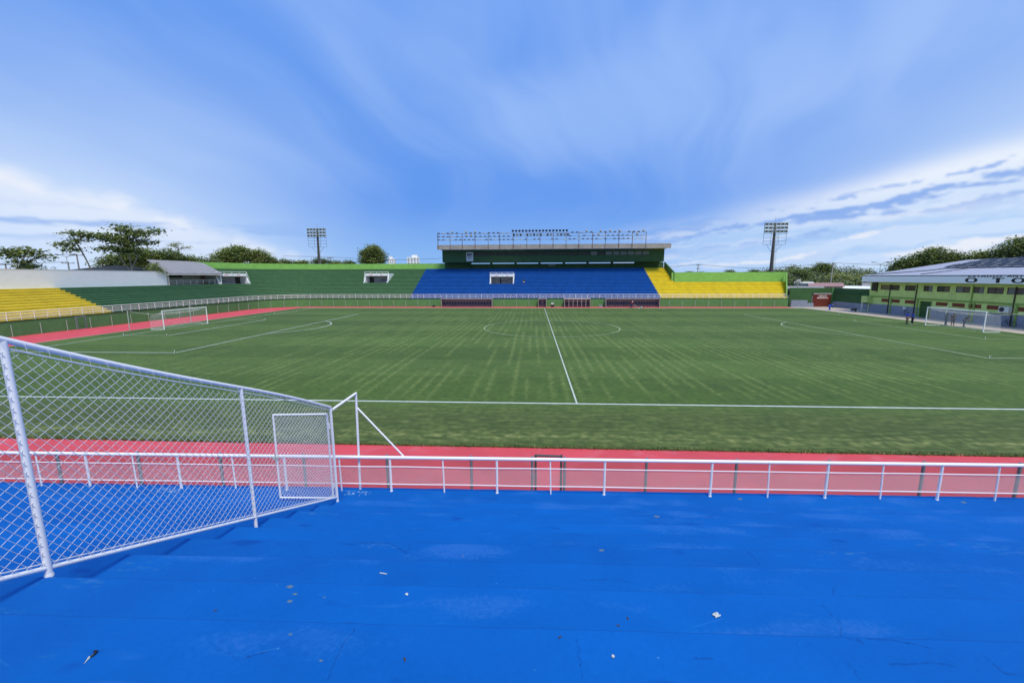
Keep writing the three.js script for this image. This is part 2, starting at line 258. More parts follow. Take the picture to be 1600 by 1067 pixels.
// ------------------------------------------------------------------ bowl of stands: left straight, rounded corner, far straight
const Lp = (z0, z1) => [[-65, z0, -1, 0], [-65, z1, -1, 0]];
const Ap = (a0, a1) => { const n = Math.max(2, Math.round((a1 - a0) / 5)), o = []; for (let i = 0; i <= n; i++) { const a = lerp(a0, a1, i / n) / 57.2958, c = Math.cos(a), s = Math.sin(a); o.push([-55 - 10 * c, -64.2 - 10 * s, -c, -s]); } return o; };
const Fp = (x0, x1) => [[x0, -74.2, 0, -1], [x1, -74.2, 0, -1]];
const joinP = (...ps) => { const o = []; for (const p of ps) for (const q of p) { const l = o[o.length - 1]; if (!l || Math.hypot(l[0] - q[0], l[1] - q[1]) > 1e-4) o.push(q); } return o; };
function sweep(path, o0, o1, y0, y1) {               // solid strip between offsets o0..o1 outward of the bowl's inner line
  const P = [], Nn = [], U = [], I = [];
  const quad = (a, b, c, d, n, u) => { const k = P.length / 3; for (const p of [a, b, c, d]) P.push(...p); for (let i = 0; i < 4; i++) Nn.push(...n); U.push(...u); I.push(k, k + 1, k + 2, k, k + 2, k + 3); };
  const at = (q, o, y) => [q[0] + q[2] * o, y, q[1] + q[3] * o];
  let s = path[0][0] + path[0][1];
  for (let i = 0; i + 1 < path.length; i++) {
    const a = path[i], b = path[i + 1], L = Math.hypot(b[0] + b[2] * o0 - a[0] - a[2] * o0, b[1] + b[3] * o0 - a[1] - a[3] * o0), n = [-(a[2] + b[2]) / 2, 0, -(a[3] + b[3]) / 2], e = s + L;
    quad(at(a, o0, y0), at(b, o0, y0), at(b, o0, y1), at(a, o0, y1), n, [s, y0, e, y0, e, y1, s, y1]);
    quad(at(a, o0, y1), at(b, o0, y1), at(b, o1, y1), at(a, o1, y1), [0, 1, 0], [s, o0, e, o0, e, o1, s, o1]);
    quad(at(b, o1, y0), at(a, o1, y0), at(a, o1, y1), at(b, o1, y1), n.map((q) => -q), [e, y0, s, y0, s, y1, e, y1]);
    s = e;
  }
  for (const [q, r, f] of [[path[0], path[1], -1], [path[path.length - 1], path[path.length - 2], -1]]) { const d = [q[0] - r[0], 0, q[1] - r[1]], l = Math.hypot(...d); quad(at(q, o0, y0), at(q, o0, y1), at(q, o1, y1), at(q, o1, y0), d.map((v) => v / l), [o0, y0, o0, y1, o1, y1, o1, y0]); }
  const g = new THREE.BufferGeometry();
  g.setAttribute('position', new THREE.Float32BufferAttribute(P, 3)); g.setAttribute('normal', new THREE.Float32BufferAttribute(Nn, 3)); g.setAttribute('uv', new THREE.Float32BufferAttribute(U, 2)); g.setIndex(I);
  return g;
}
const rowO = (k) => (k ? 0.7 + 0.75 * (k - 1) : 0.25), rowY = (k) => 1.85 + 0.33 * k, rEnd = (k) => 55 + 0.52 * rowO(k);
function stand(name, label, mats, rows) {            // rows: list of [k, [paths]]
  const t = thing(name, label, 'grandstand', [0, 0, 0], 0, 'terraces round the far side of the pitch');
  for (const [k, paths] of rows) for (const p of paths) part('step', k ? [sweep(p, rowO(k) - 0.07, rowO(k + 1) + 0.04, rowY(k) - 0.09, rowY(k)), sweep(p, rowO(k), rowO(k) + 0.3, rowY(k) - 0.45, rowY(k) - 0.09)] : sweep(p, rowO(k), rowO(k + 1) + 0.04, rowY(k) - 0.3, rowY(k)), mats[(k * 7) % 3], t);
  return t;
}
const seq = (a, b) => Array.from({ length: b - a + 1 }, (_, i) => a + i);
const V0 = [11.7, 32.7], V1 = [-46.4, -40], V2 = [-13.65, -7.4];
stand('yellow_stand', 'yellow stepped terrace at the far left below the white wall', three(0.90, 0.70, 0.06, 0.85), seq(0, 11).map((k) => [k, [Lp(6, -36.2)]]));
stand('green_stand', 'long dark green stepped terrace curving round the far left corner', three(0.105, 0.235, 0.10, 0.9), [
  ...seq(0, 11).map((k) => [k, [joinP(Lp(-36.2, -64.2), Ap(0, 90), Fp(-55, -32))]]),
  ...seq(12, 18).map((k) => [k, [joinP(Ap(V0[1], 90), Fp(-55, V1[0])), Fp(V1[1], -32)]]),
  ...seq(19, 22).map((k) => [k, [joinP(Ap(14, 90), Fp(-55, -32))]])]);
stand('blue_stand', 'blue stepped terrace in front of the press box across the pitch', three(0.002, 0.115, 0.43, 0.9), [
  ...seq(0, 10).map((k) => [k, [Fp(-32, 27)]]), ...seq(11, 18).map((k) => [k, [Fp(-32, V2[0]), Fp(V2[1], 27)]]), ...seq(19, 22).map((k) => [k, [Fp(-32, 27)]])]);
stand('yellow_stand', 'yellow stepped terrace right of the blue seating below a lime parapet', three(0.90, 0.71, 0.03, 0.85), [
  ...seq(0, 11).map((k) => [k, [Fp(27, rEnd(k))]]), ...seq(12, 22).map((k) => [k, [Fp(27, 32.4)]])]);

{ // the wall in front of the stands
  const run = joinP(Lp(6, -64.2), Ap(0, 90), Fp(-55, 55.2));
  const t = thing('perimeter_wall', 'dark green retaining wall running below the far terraces', 'wall');
  part('wall_face', sweep(run, 0, 0.25, -0.3, 1.78), M.wallGreen, t); part('coping', sweep(run, -0.05, 0.25, 1.78, 1.86), M.coping, t);
}
const alongBowl = (run, step, fn) => { let left = 0; for (let i = 0; i + 1 < run.length; i++) { const a = run[i], b = run[i + 1], L = Math.hypot(b[0] - a[0], b[1] - a[1]); let s = left; while (s < L) { const f = s / L; fn([lerp(a[0], b[0], f), lerp(a[1], b[1], f), lerp(a[2], b[2], f), lerp(a[3], b[3], f)]); s += step; } left = s - L; } };
{ // white railing on top of it
  const t = thing('stand_railing', 'long white metal railing on top of the green wall of the far stands', 'railing'), run = joinP(Lp(4, -64.2), Ap(0, 90), Fp(-55, 54.9));
  const off = (q, o) => [q[0] + q[2] * o, q[1] + q[3] * o]; let n = 0;
  alongBowl(run, 1.38, (q) => { const [x, z] = off(q, 0.2), big = n++ % 2 === 0; part('post', bar([x, 1.84, z], [x, 2.82, z], big ? 0.042 : 0.026, 6), M.white, t); });
  for (const [h, r] of [[2.83, 0.04], [2.55, 0.02], [2.05, 0.02]]) { const gs = []; for (let i = 0; i + 1 < run.length; i++) { const a = off(run[i], 0.2), b = off(run[i + 1], 0.2); gs.push(bar([a[0], h, a[1]], [b[0], h, b[1]], r, 6)); } part('rail', gs, M.white, t); }
  const gs = [];
  for (let i = 0; i + 1 < run.length; i++) { const a = off(run[i], 0.2), b = off(run[i + 1], 0.2), L = Math.hypot(b[0] - a[0], b[1] - a[1]), dx = (b[0] - a[0]) / L, dz = (b[1] - a[1]) / L; gs.push(diamond(L, () => 2.05, () => 2.55, 0.06, 0.0030, (s, h, o) => [a[0] + dx * s - dz * o, h, a[1] + dz * s + dx * o])); }
  part('mesh_infill', gs, M.wire, t).userData.kind = 'stuff';
}
{ // low fence of pale posts before the wall, with a gate frame on the left
  const t = thing('track_fence', 'row of thin pale fence posts along the foot of the far green wall', 'fence'), run = joinP(Lp(0, -64.2), Ap(0, 90), Fp(-55, 54));
  const p = (q) => [q[0] - q[2] * 0.45, q[1] - q[3] * 0.45], top = [];
  alongBowl(run, 2.92, (q) => { const [x, z] = p(q); if ((x > -24.5 && x < -11.5) || (x > -1.6 && x < 0.8) || (x > 4.4 && x < 10.8) || (x > 13.8 && x < 26.6)) return; part('post', bar([x, -0.05, z], [x, 1.42, z], 0.032, 6), M.palePost, t); });
  for (let i = 0; i + 1 < run.length; i++) { const a = p(run[i]), b = p(run[i + 1]); for (const h of [0.5, 1.38]) top.push(bar([a[0], h, a[1]], [b[0], h, b[1]], 0.004, 3)); }
  part('strand', top, M.greyPost, t);
  const gt = thing('track_gate', 'grey tubular gate frame before the green wall left of the goal', 'gate', [-64.5, -0.05, -30.9]);
  for (const z of [-0.62, 0.62]) part('gate_post', bar([0, 0, z], [0, 1.8, z], 0.05, 8), M.greyPost, gt);
  part('top_bar', bar([0, 1.78, -0.62], [0, 1.78, 0.62], 0.035, 8), M.greyPost, gt); part('leaf_frame', [bar([0.06, 0.12, -0.52], [0.06, 0.12, 0.52], 0.025), bar([0.06, 0.12, -0.52], [0.06, 1.68, -0.52], 0.025), bar([0.06, 0.12, 0.52], [0.06, 1.68, 0.52], 0.025), bar([0.06, 1.68, -0.52], [0.06, 1.68, 0.52], 0.025)], M.greyPost, gt);
}
// parapets
single('lime_parapet', sweep(joinP(Ap(14, 90), Fp(-55, -26.9)), 17.24, 17.5, 8.6, 10.58), M.lime, 'light green parapet along the top of the dark green terrace', 'wall', 'lime walls round the terraces');
{
  const t = thing('lime_parapet', 'light green parapet behind the right-hand yellow terrace', 'wall', [0, 0, 0], 0, 'lime walls round the terraces');
  part('back_wall', span(32.0, 59.75, 5.1, 7.83, -83.75, -83.48), M.lime, t);
  const s = new THREE.Shape(); s.moveTo(0, 1.2); s.lineTo(8.9, 4.6); s.lineTo(8.9, 7.83); s.lineTo(8.2, 7.83); s.lineTo(0.5, 3.0); s.lineTo(0, 3.0); s.closePath();
  const g = metre(new THREE.ExtrudeGeometry(s, { depth: 0.16, bevelEnabled: false })); g.rotateY(Math.PI / 2 - 0.48); g.translate(55.1, 0, -74.9); part('end_wall', g, M.lime, t);
}
{
  const s = new THREE.Shape(); s.moveTo(-83.45, 5.4); s.lineTo(-83.45, 7.95); s.lineTo(-91.4, 10.7); s.lineTo(-91.4, 8.6); s.closePath();
  const g = new THREE.ExtrudeGeometry(s, { depth: 0.25, bevelEnabled: false }); g.rotateY(-Math.PI / 2); g.translate(32.68, 0, 0);
  single('stepped_side_wall', metre(g), paint(0.06, 0.17, 0.05, 0.85), 'sloping dark green side wall right of the press box', 'wall');
}
{
  const t = thing('white_wall', 'long plain white wall above the left-hand terrace', 'wall', [0, 0, 0], 0);
  part('wall_face', span(-74.3, -74.02, 5.1, 8.13, -55.3, 8), M.whiteWall, t); part('coping', span(-74.33, -73.99, 8.13, 8.18, -55.33, 8), M.cream, t);
}

// lettering drawn as print on flat panels
function print(w, h, draw, pxm = 256) {
  const c = document.createElement('canvas'); c.width = Math.round(w * pxm); c.height = Math.round(h * pxm); const x = c.getContext('2d'); draw(x, c.width, c.height);
  const t = new THREE.CanvasTexture(c); t.colorSpace = THREE.SRGBColorSpace; t.anisotropy = 8; return new THREE.MeshStandardMaterial({ map: t, roughness: 0.8 });
}
const panel = (w, h, x, y, z, ry = 0) => { const g = new THREE.PlaneGeometry(w, h); g.rotateY(ry); return g.translate(x, y, z); };
const lintelPrint = print(4.6, 0.5, (x, w, h) => { x.fillStyle = '#f0f0ee'; x.fillRect(0, 0, w, h); x.fillStyle = '#c2202c'; x.font = `bold ${h * 0.72}px sans-serif`; x.textBaseline = 'middle'; x.textAlign = 'center'; x.fillText('SAÍDA', w * 0.2, h * 0.54); x.fillText('EXIT', w * 0.8, h * 0.54); x.strokeStyle = '#444'; x.lineWidth = h * 0.1; x.beginPath(); x.moveTo(w * 0.46, h * 0.5); x.lineTo(w * 0.54, h * 0.5); x.lineTo(w * 0.515, h * 0.3); x.moveTo(w * 0.54, h * 0.5); x.lineTo(w * 0.515, h * 0.7); x.stroke(); }, 128);
const backPrint = print(3.4, 0.6, (x, w, h) => { x.fillStyle = '#8f9096'; x.fillRect(0, 0, w, h); x.fillStyle = '#17151a'; x.font = `bold ${h * 0.7}px sans-serif`; x.textBaseline = 'middle'; x.textAlign = 'center'; x.fillText('SAÍDA / EXIT', w * 0.5, h * 0.54); }, 128);
function vomitory(label, pos, turn, W, textSide) {   // stairway mouth in the terrace, front at local z=0, running back to z=-4.6
  const t = thing('stair_entrance', label, 'entrance', pos, turn, 'white stairway mouths in the terraces'), b = -0.45, H = 1.75, T = 2.36;
  for (const s of [-1, 1]) { const x = s * (W / 2 - 0.14); const sh = new THREE.Shape(); sh.moveTo(0.55, b); sh.lineTo(0.55, 0.28); sh.lineTo(0.0, 0.34); sh.lineTo(-1.0, T); sh.lineTo(-4.6, T); sh.lineTo(-4.6, b); sh.closePath(); const g = metre(new THREE.ExtrudeGeometry(sh, { depth: 0.26, bevelEnabled: false }).rotateY(-Math.PI / 2)); g.translate(x + 0.13, 0, 0); part('side_wall', g, M.whiteWall, t); }
  part('lintel', span(-W / 2 + 0.27, W / 2 - 0.27, H, T, -0.55, -0.35), M.whiteWall, t); part('roof_slab', span(-W / 2 + 0.27, W / 2 - 0.27, T - 0.2, T + 0.003, -4.6, -0.56), M.whiteWall, t);
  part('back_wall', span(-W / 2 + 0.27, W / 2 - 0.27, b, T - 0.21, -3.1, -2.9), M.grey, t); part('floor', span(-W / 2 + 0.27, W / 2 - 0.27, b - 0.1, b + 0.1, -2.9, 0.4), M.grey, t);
  part('lintel_lettering', panel(Math.min(4.6, W - 0.8), 0.5, 0, (H + T) / 2, -0.345), lintelPrint, t);
  part('back_lettering', panel(3.2, 0.56, textSide * (W / 2 - 2.0), 0.62, -2.895), backPrint, t);
  part('doorway', span(-textSide * (W / 2 - 0.4), -textSide * (W / 2 - 1.5), b + 0.1, 1.5, -2.9, -2.86), M.black, t);
  const rl = [bar([-W / 2 + 0.1, T + 0.42, -0.6], [W / 2 - 0.1, T + 0.42, -0.6], 0.035)]; for (let i = 0; i <= 4; i++) { const x = lerp(-W / 2 + 0.12, W / 2 - 0.12, i / 4); rl.push(bar([x, T, -0.6], [x, T + 0.42, -0.6], 0.03)); }
  for (const s of [-1, 1]) rl.push(bar([s * (W / 2 - 0.1), T + 0.42, -0.6], [s * (W / 2 - 0.1), 0.8, 0.25], 0.035), bar([s * (W / 2 - 0.1), 0.8, 0.25], [s * (W / 2 - 0.1), 0.3, 0.25], 0.03));
  part('guard_rail', rl, M.white, t); return t;
}
vomitory('white stairway mouth lettered in red in the dark green terrace, left of the blue steps', [-43.2, 5.5, -83.15], 0, 6.4, 1);
vomitory('white stairway mouth lettered in red set in the blue terrace', [-10.52, 5.2, -82.9], 0, 6.2, 0.25);
{ const a = 22.2 / 57.2958, R = 18.9; vomitory('white stairway mouth beside the grey-roofed cabin in the far left corner', [-55 - R * Math.cos(a), 5.5, -64.2 - R * Math.sin(a)], Math.PI / 2 - a, 7.0, -1); }

{ // cabin with a lean-to roof at the corner of the bowl
  const t = thing('roofed_cabin', 'open-fronted cabin with sloping grey roof at the end of the white wall', 'building');
  const F0 = [-73.7, -55.35], F1 = [-73.7, -68.9], bk = [-8, -4.3], y0 = 5.2, e = 7.72, rd = 10.55;
  const quadG = (a, b, c, d) => { const g = new THREE.BufferGeometry(); g.setAttribute('position', new THREE.Float32BufferAttribute([...a, ...b, ...c, ...d], 3)); g.setIndex([0, 1, 2, 0, 2, 3]); g.setAttribute('uv', new THREE.Float32BufferAttribute([a[2], a[1], b[2], b[1], c[2], c[1], d[2], d[1]], 2)); g.computeVertexNormals(); return g; };
  const slab = (a, b, c, d, n, th) => { const o = (p) => [p[0] + n[0] * th, p[1] + n[1] * th, p[2] + n[2] * th]; const A = o(a), B = o(b), C2 = o(c), D2 = o(d); return [quadG(A, B, C2, D2), quadG(d, c, b, a), quadG(a, b, B, A), quadG(b, c, C2, B), quadG(c, d, D2, C2), quadG(d, a, A, D2)]; };
  const fa = [F0[0] + 0.4, e, F0[1] + 0.25], fb = [F1[0] + 0.4, e, F1[1] - 0.2], ba = [F0[0] + bk[0], rd, F0[1] + bk[1] + 0.2], bb = [F1[0] + bk[0], rd, F1[1] + bk[1] - 0.2];
  part('roof', slab(fa, fb, bb, ba, [0.3, 0.95, 0], 0.10), M.roofGrey, t);
  part('eaves_beam', span(F0[0] - 0.1, F0[0] + 0.42, e - 0.26, e - 0.01, F0[1] + 0.2, F1[1] - 0.15), M.cream, t);
  part('gable_wall', slab([F0[0] - 0.15, y0, F0[1]], [F0[0] - 0.15, e - 0.05, F0[1]], [ba[0] + 0.2, rd - 0.15, ba[2] - 0.3], [ba[0] + 0.2, y0, ba[2] - 0.3], [0.47, 0, -0.88], 0.2), paint(0.62, 0.60, 0.60, 0.95, stains), t);
  part('right_wall', slab([F1[0] + 0.1, y0, F1[1]], [F1[0] + 0.1, e - 0.03, F1[1]], [bb[0], rd - 0.15, bb[2] + 0.3], [bb[0], y0, bb[2] + 0.3], [-0.47, 0, 0.88], 0.22), M.whiteWall, t);
  part('rear_wall', span(-78.2, -78.0, y0, 9.2, F0[1] - 2.1, F1[1] - 2.1), M.cream, t); part('floor', span(-78.0, -73.6, 5.0, 5.42, F0[1] - 0.3, F1[1] + 0.1), M.darkGreen, t);
  part('dark_hatch', span(-77.99, -77.94, 7.0, 7.7, -60.2, -63.4), M.darkGlass, t); part('door', span(-77.99, -77.92, 5.42, 7.5, -68.3, -69.3), paint(0.42, 0.22, 0.16), t);
  const rl = thing('cabin_railing', 'low white railing inside the open front of the grey-roofed cabin', 'railing');
  for (let i = 0; i <= 6; i++) { const z = lerp(-57.6, -67.6, i / 6); part('post', bar([-74.2, 5.42, z], [-74.2, 6.38, z], i % 2 ? 0.03 : 0.045), M.white, rl); }
  for (const h of [6.4, 6.0]) part('rail', bar([-74.2, h, -55.6], [-74.2, h, -67.6], h > 6.2 ? 0.04 : 0.02), M.white, rl);
}

// ------------------------------------------------------------------ press box over the blue terrace
{
  const t = thing('press_box', 'dark green press box with flat concrete roof above the blue terrace', 'building');
  part('front_wall_lower', span(-26.75, 31.3, 10.9, 12.38, -88.2, -88), M.boothGreen, t); part('front_wall_upper', span(-26.75, 31.3, 13.42, 13.86, -88.2, -88), M.boothGreen, t);
  part('front_wall_end', span(-26.75, -18.2, 12.38, 13.42, -88.2, -88), M.boothGreen, t); part('front_wall_end', span(27.6, 31.3, 12.38, 13.42, -88.2, -88), M.boothGreen, t);
  for (const x of [-26.75, 31.1]) part('side_wall', span(x, x + 0.2, 10.9, 13.86, -93.5, -88.2), M.boothGreen, t);
  part('rear_wall', span(-26.55, 31.1, 10.9, 13.86, -93.5, -93.3), M.boothGreen, t); part('floor_slab', span(-26.75, 31.3, 10.7, 10.9, -93.5, -88.05), M.boothGreen, t);
  const r = rng(9), n = 24;
  for (let i = 0; i < n; i++) { const x0 = lerp(-18.2, 27.6, i / n), x1 = lerp(-18.2, 27.6, (i + 1) / n), lit = i >= 16 && i !== 17; const w = part('window', span(x0 + 0.12, x1 - 0.12, 12.42, 13.38, -88.16, -88.13), lit && r() < 0.9 ? M.blind : M.darkGlass, t); part('sill', span(x0 + 0.02, x1 - 0.02, 12.385, 12.42, -88.15, -87.97), M.boothGreen, w); part('mullion', span(x1 - 0.1, x1 + 0.1, 12.42, 13.419, -88.15, -87.99), M.boothGreen, t); }
  const slab = part('roof_slab', [span(-27.45, 32.1, 14.92, 15.06, -95, -85.4)], M.concrete, t);
  part('fascia_beam', span(-27.45, 32.1, 13.9, 14.915, -85.7, -85.4), M.concrete, slab); part('soffit', span(-26.7, 31.3, 13.86, 14.1, -94, -85.72), M.grey, slab);
  part('back_wall', span(-27, 32.3, 8.6, 10.42, -91.75, -91.5), M.boothGreen, t); part('end_panel', span(-26.9, -19.7, 10.42, 10.69, -91.7, -91.5), M.boothGreen, t); part('end_panel', span(24.6, 32.2, 10.42, 10.69, -91.7, -91.5), M.boothGreen, t);
  for (const x of [-19.8, -14.02, -7.38, -0.87, 5.71, 12.07, 18.57, 25.03]) { const s = new THREE.Shape(); s.moveTo(-0.16, 0); s.lineTo(-0.16, 1.6); s.lineTo(-0.4, 2.1); s.lineTo(0.4, 2.1); s.lineTo(0.16, 1.6); s.lineTo(0.16, 0); s.closePath(); part('column', metre(new THREE.ExtrudeGeometry(s, { depth: 0.4, bevelEnabled: false }).translate(x, 8.6, -91.49)), M.boothGreen, t); }
  part('sector_lettering', panel(2.8, 0.56, 2.5, 10.02, -91.49), print(2.8, 0.56, (x, w, h) => { x.fillStyle = '#24402a'; x.fillRect(0, 0, w, h); x.fillStyle = '#c9d3cc'; x.font = `bold ${h * 0.8}px sans-serif`; x.textAlign = 'center'; x.textBaseline = 'middle'; x.fillText('SETOR 02', w / 2, h * 0.54); }, 128), t);
  part('wall_sign', span(-20.3, -18.5, 11.05, 13.3, -87.99, -87.93), M.fascia, t); part('sign_print', panel(1.7, 2.1, -19.4, 12.18, -87.92), print(1.7, 2.1, (x, w, h) => { x.fillStyle = '#b9c2cc'; x.fillRect(0, 0, w, h); x.fillStyle = '#3f4a5a'; x.fillRect(w * 0.06, h * 0.12, w * 0.84, h * 0.26); x.fillStyle = '#8a95a2'; x.fillRect(w * 0.5, h * 0.2, w * 0.3, h * 0.1); x.fillStyle = '#5b6674'; for (let i = 0; i < 4; i++) x.fillRect(w * 0.12, h * (0.47 + i * 0.06), w * (0.7 - 0.1 * (i % 2)), h * 0.03); }, 96), t);
  part('scoreboard_box', span(3.0, 4.1, 8.1, 8.9, -91.0, -90.7), M.brown, t);
}
{ // lamp rack on its roof
  const t = thing('floodlight_rack', 'rusty rail rack full of floodlights on the press box roof', 'floodlights'), z = -85.62, X = [-27.2, -24.02, -20.85, -17.53, -14.13, -11.16, -7.7, -4.21, -0.86, 2.49, 5.77, 9.01, 12.43, 15.65, 19.01, 22.37, 25.76], r = rng(21);
  X.forEach((x, i) => part('post', span(x - 0.07, x + 0.07, 14.2, 17.98, z - 0.05 + 0.32, z + 0.05 + 0.32), [M.rust, M.rackGrey][i % 3 === 1 ? 1 : 0], t));
  for (const h of [17.86, 17.05, 16.25]) part('rail', span(X[0], X[16], h - 0.045, h + 0.045, z + 0.2, z + 0.29), M.rackGrey, t);
  const disc = new THREE.LatheGeometry([[0, 0.16], [0.2, 0.16], [0.3, 0.02], [0.33, -0.06], [0.3, -0.08], [0, -0.02]].map((p) => new THREE.Vector2(...p)), 12), head = rbox(0.5, 0.5, 0.22, 0.05), glass = box(0.4, 0.38, 0.02, 0, 0, 0.115);
  const lampAt = (g, x, y, rx, mat) => { const m = part('floodlight', g, mat, t); m.position.set(x, y, z + 0.42); m.rotation.x = rx; return m; };
  for (const [h, gap] of [[17.98, 1.18], [17.12, 1.2], [16.3, 1.12]]) for (let x = -26.9; x < 25.6; x += gap) { if (x > -8.3 && x < 6.2 && h > 17) continue; if (r() < 0.12) continue; const up = r() < 0.28 && Math.abs(x) > 10 && h > 17; lampAt(disc, x, up ? h + 0.28 : h, up ? 1.45 : 0.25, up ? M.lampGlass : (r() < 0.75 ? M.lampBody : M.lampGlass)); }
  for (let i = 0; i < 17; i++) { const x = lerp(-7.8, 5.9, i / 16); const a = lampAt(head, x, 18.42, 0.3, M.lampBody); part('lens', glass, M.darkGlass, a); if (![3, 9, 12].includes(i)) { const b = lampAt(head, x + 0.3, 17.45, 0.3, i % 3 ? M.rackGrey : M.lampBody); part('lens', glass, i % 2 ? M.lampGlass : M.darkGlass, b); } }
  for (const h of [18.42, 17.45]) part('rail', span(-8.1, 6.4, h - 0.04, h + 0.04, z + 0.2, z + 0.27), M.rackGrey, t);
}
// ------------------------------------------------------------------ team shelters on the far side
function shelter(name, label, x0, x1, seats, bays) {
  const t = thing(name, label, 'shelter', [(x0 + x1) / 2, -0.05, -73.9], 0, 'team shelters before the far wall'), W = x1 - x0, d = 1.35;
  part('rear_panel', span(-W / 2 + 0.04, W / 2 - 0.04, 0.05, 1.86, 0.0, 0.05), M.grey, t);
  part('canopy', [span(-W / 2 - 0.05, W / 2 + 0.05, 1.87, 1.96, 0.0, d)], bays > 2 && !seats ? M.cream : M.grey, t);
  for (const s of [-1, 1]) part('end_panel', span(s * W / 2 - 0.04, s * W / 2 + 0.04, 0, 1.865, 0.06, d - 0.1), M.grey, t);
  for (let i = 0; i <= bays; i++) { const x = lerp(-W / 2, W / 2, i / bays); part('post', span(x - 0.05, x + 0.05, 0, 1.865, d - 0.09, d), M.concrete, t); }
  for (let i = 0; i < seats; i++) {
    const x = lerp(-W / 2 + 0.45, W / 2 - 0.45, seats > 1 ? i / (seats - 1) : 0.5); const s = part('seat', [rbox(0.46, 0.1, 0.46, 0.04, x, 0.45, 0.62), box(0.44, 0.5, 0.08, x, 0.78, 0.36, 0, -0.18), box(0.34, 0.22, 0.09, x, 1.12, 0.30, 0, -0.18)], M.seat, t); part('seat_leg', [box(0.07, 0.42, 0.07, x - 0.15, 0.2, 0.6), box(0.07, 0.42, 0.07, x + 0.15, 0.2, 0.6)], M.palePost, s);
  }
  if (!seats) { part('bench', span(-W / 2 + 0.1, W / 2 - 0.1, 0.42, 0.54, 0.3, 0.75), M.seat, t); part('bench_back', span(-W / 2 + 0.1, W / 2 - 0.1, 0.7, 1.05, 0.2, 0.26), M.seat, t); }
  return t;
}
shelter('team_shelter', 'long open shelter with a row of dark seats left of the halfway line', -23.9, -12.05, 17, 1);
shelter('team_shelter', 'small two-seat shelter close to the halfway line', -1.3, 0.5, 2, 1);
shelter('team_shelter', 'pale framed shelter split into six bays right of the halfway line', 4.7, 10.5, 0, 6);
shelter('team_shelter', 'long open shelter with dark seats behind the worker in red', 14.1, 26.1, 18, 1);
{ const t = thing('supply_crate', 'black crate with a white bundle on it by the far track', 'crate', [1.95, -0.05, -73.2]); part('crate', rbox(0.75, 0.55, 0.5, 0.04, 0, 0.28, 0), M.black, t); part('bundle', new THREE.IcosahedronGeometry(0.27, 1).scale(1.3, 0.8, 0.8).translate(-0.05, 0.72, 0), M.line, t); }
single('low_box', rbox(0.8, 0.42, 0.4, 0.05, 13.0, 0.16, -73.3), M.greyBlue, 'low grey box at the wall left of the right-hand seat shelter', 'box');
single('black_bag', new THREE.IcosahedronGeometry(0.3, 1).scale(1.2, 0.8, 1).translate(-25.9, 0.18, -73.4), M.black, 'small black bag on the far track left of the long shelter', 'bag');

// ------------------------------------------------------------------ goals
function goal(label, s) {
  const t = thing('football_goal', label, 'goal', [s * HL, 0, CZ], s < 0 ? Math.PI : 0, 'the two football goals');      // local +x points out behind the goal
  for (const z of [-3.72, 3.72]) part('post', bar([0, 0, z], [0, 2.5, z], 0.06, 14), M.white, t);
  part('crossbar', bar([0, 2.5, -3.78], [0, 2.5, 3.78], 0.06, 14), M.white, t);
  const prof = [[0, 2.5], [0.5, 2.22], [1.0, 2.12], [1.45, 2.08], [1.72, 1.85], [1.84, 1.3], [1.88, 0.7], [1.95, 0.03]], curve = new THREE.CatmullRomCurve3(prof.map(([x, y]) => new THREE.Vector3(x, y, 0))), L = curve.getLength(), nv = Math.round(L / 0.13), pv = curve.getSpacedPoints(nv), list = [], nu = 56;
  const sag = (z) => 0.16 * (1 - Math.pow(z / 3.72, 2)), P = (p, z) => { const k = Math.min(1, p.x / 1.4) * sm(0, 1.6, p.y); return [p.x, p.y - sag(z) * k, z]; };
  for (let i = 0; i <= nu; i++) { const z = lerp(-3.72, 3.72, i / nu); for (let j = 0; j < nv; j++) list.push([P(pv[j], z), P(pv[j + 1], z)]); }
  for (let j = 1; j <= nv; j++) for (let i = 0; i < nu; i += 4) list.push([P(pv[j], lerp(-3.72, 3.72, i / nu)), P(pv[j], lerp(-3.72, 3.72, (i + 4) / nu))]);
  for (const z of [-3.72, 3.72]) { for (let y = 0.05; y < 2.5; y += 0.13) { const q = pv.filter((p) => p.y >= y).pop(); list.push([[0, y, z], [q.x, y, z]]); } for (let x = 0.13; x < 1.95; x += 0.13) { const q = pv.find((p) => p.x >= x); list.push([[x, 0.02, z], [x, q.y, z]]); } }
  part('net', wires(list, 0.0036), M.wire, t).userData.kind = 'stuff';
  part('ground_rope', [bar([0, 0.02, -3.72], [1.95, 0.02, -3.72], 0.025, 5), bar([0, 0.02, 3.72], [1.95, 0.02, 3.72], 0.025, 5), bar([1.95, 0.02, -3.72], [1.95, 0.02, 3.72], 0.025, 5)], M.white, t);
  for (const z of [-4.9, 4.9]) { const k = Math.sign(z); part('net_pole', bar([3.7, -0.05, z], [3.66, 2.62, z], 0.05, 8), M.palePost, t); part('stay_rope', tube([[3.66, 2.58, z], [2.6, 2.3, z * 0.9], [1.5, 2.06, k * 3.72]], 0.012, 12, 4), M.wire, t); }
}
goal('white goal with net before the red track on the left', -1);
goal('white goal with net before the lime building on the right', 1);

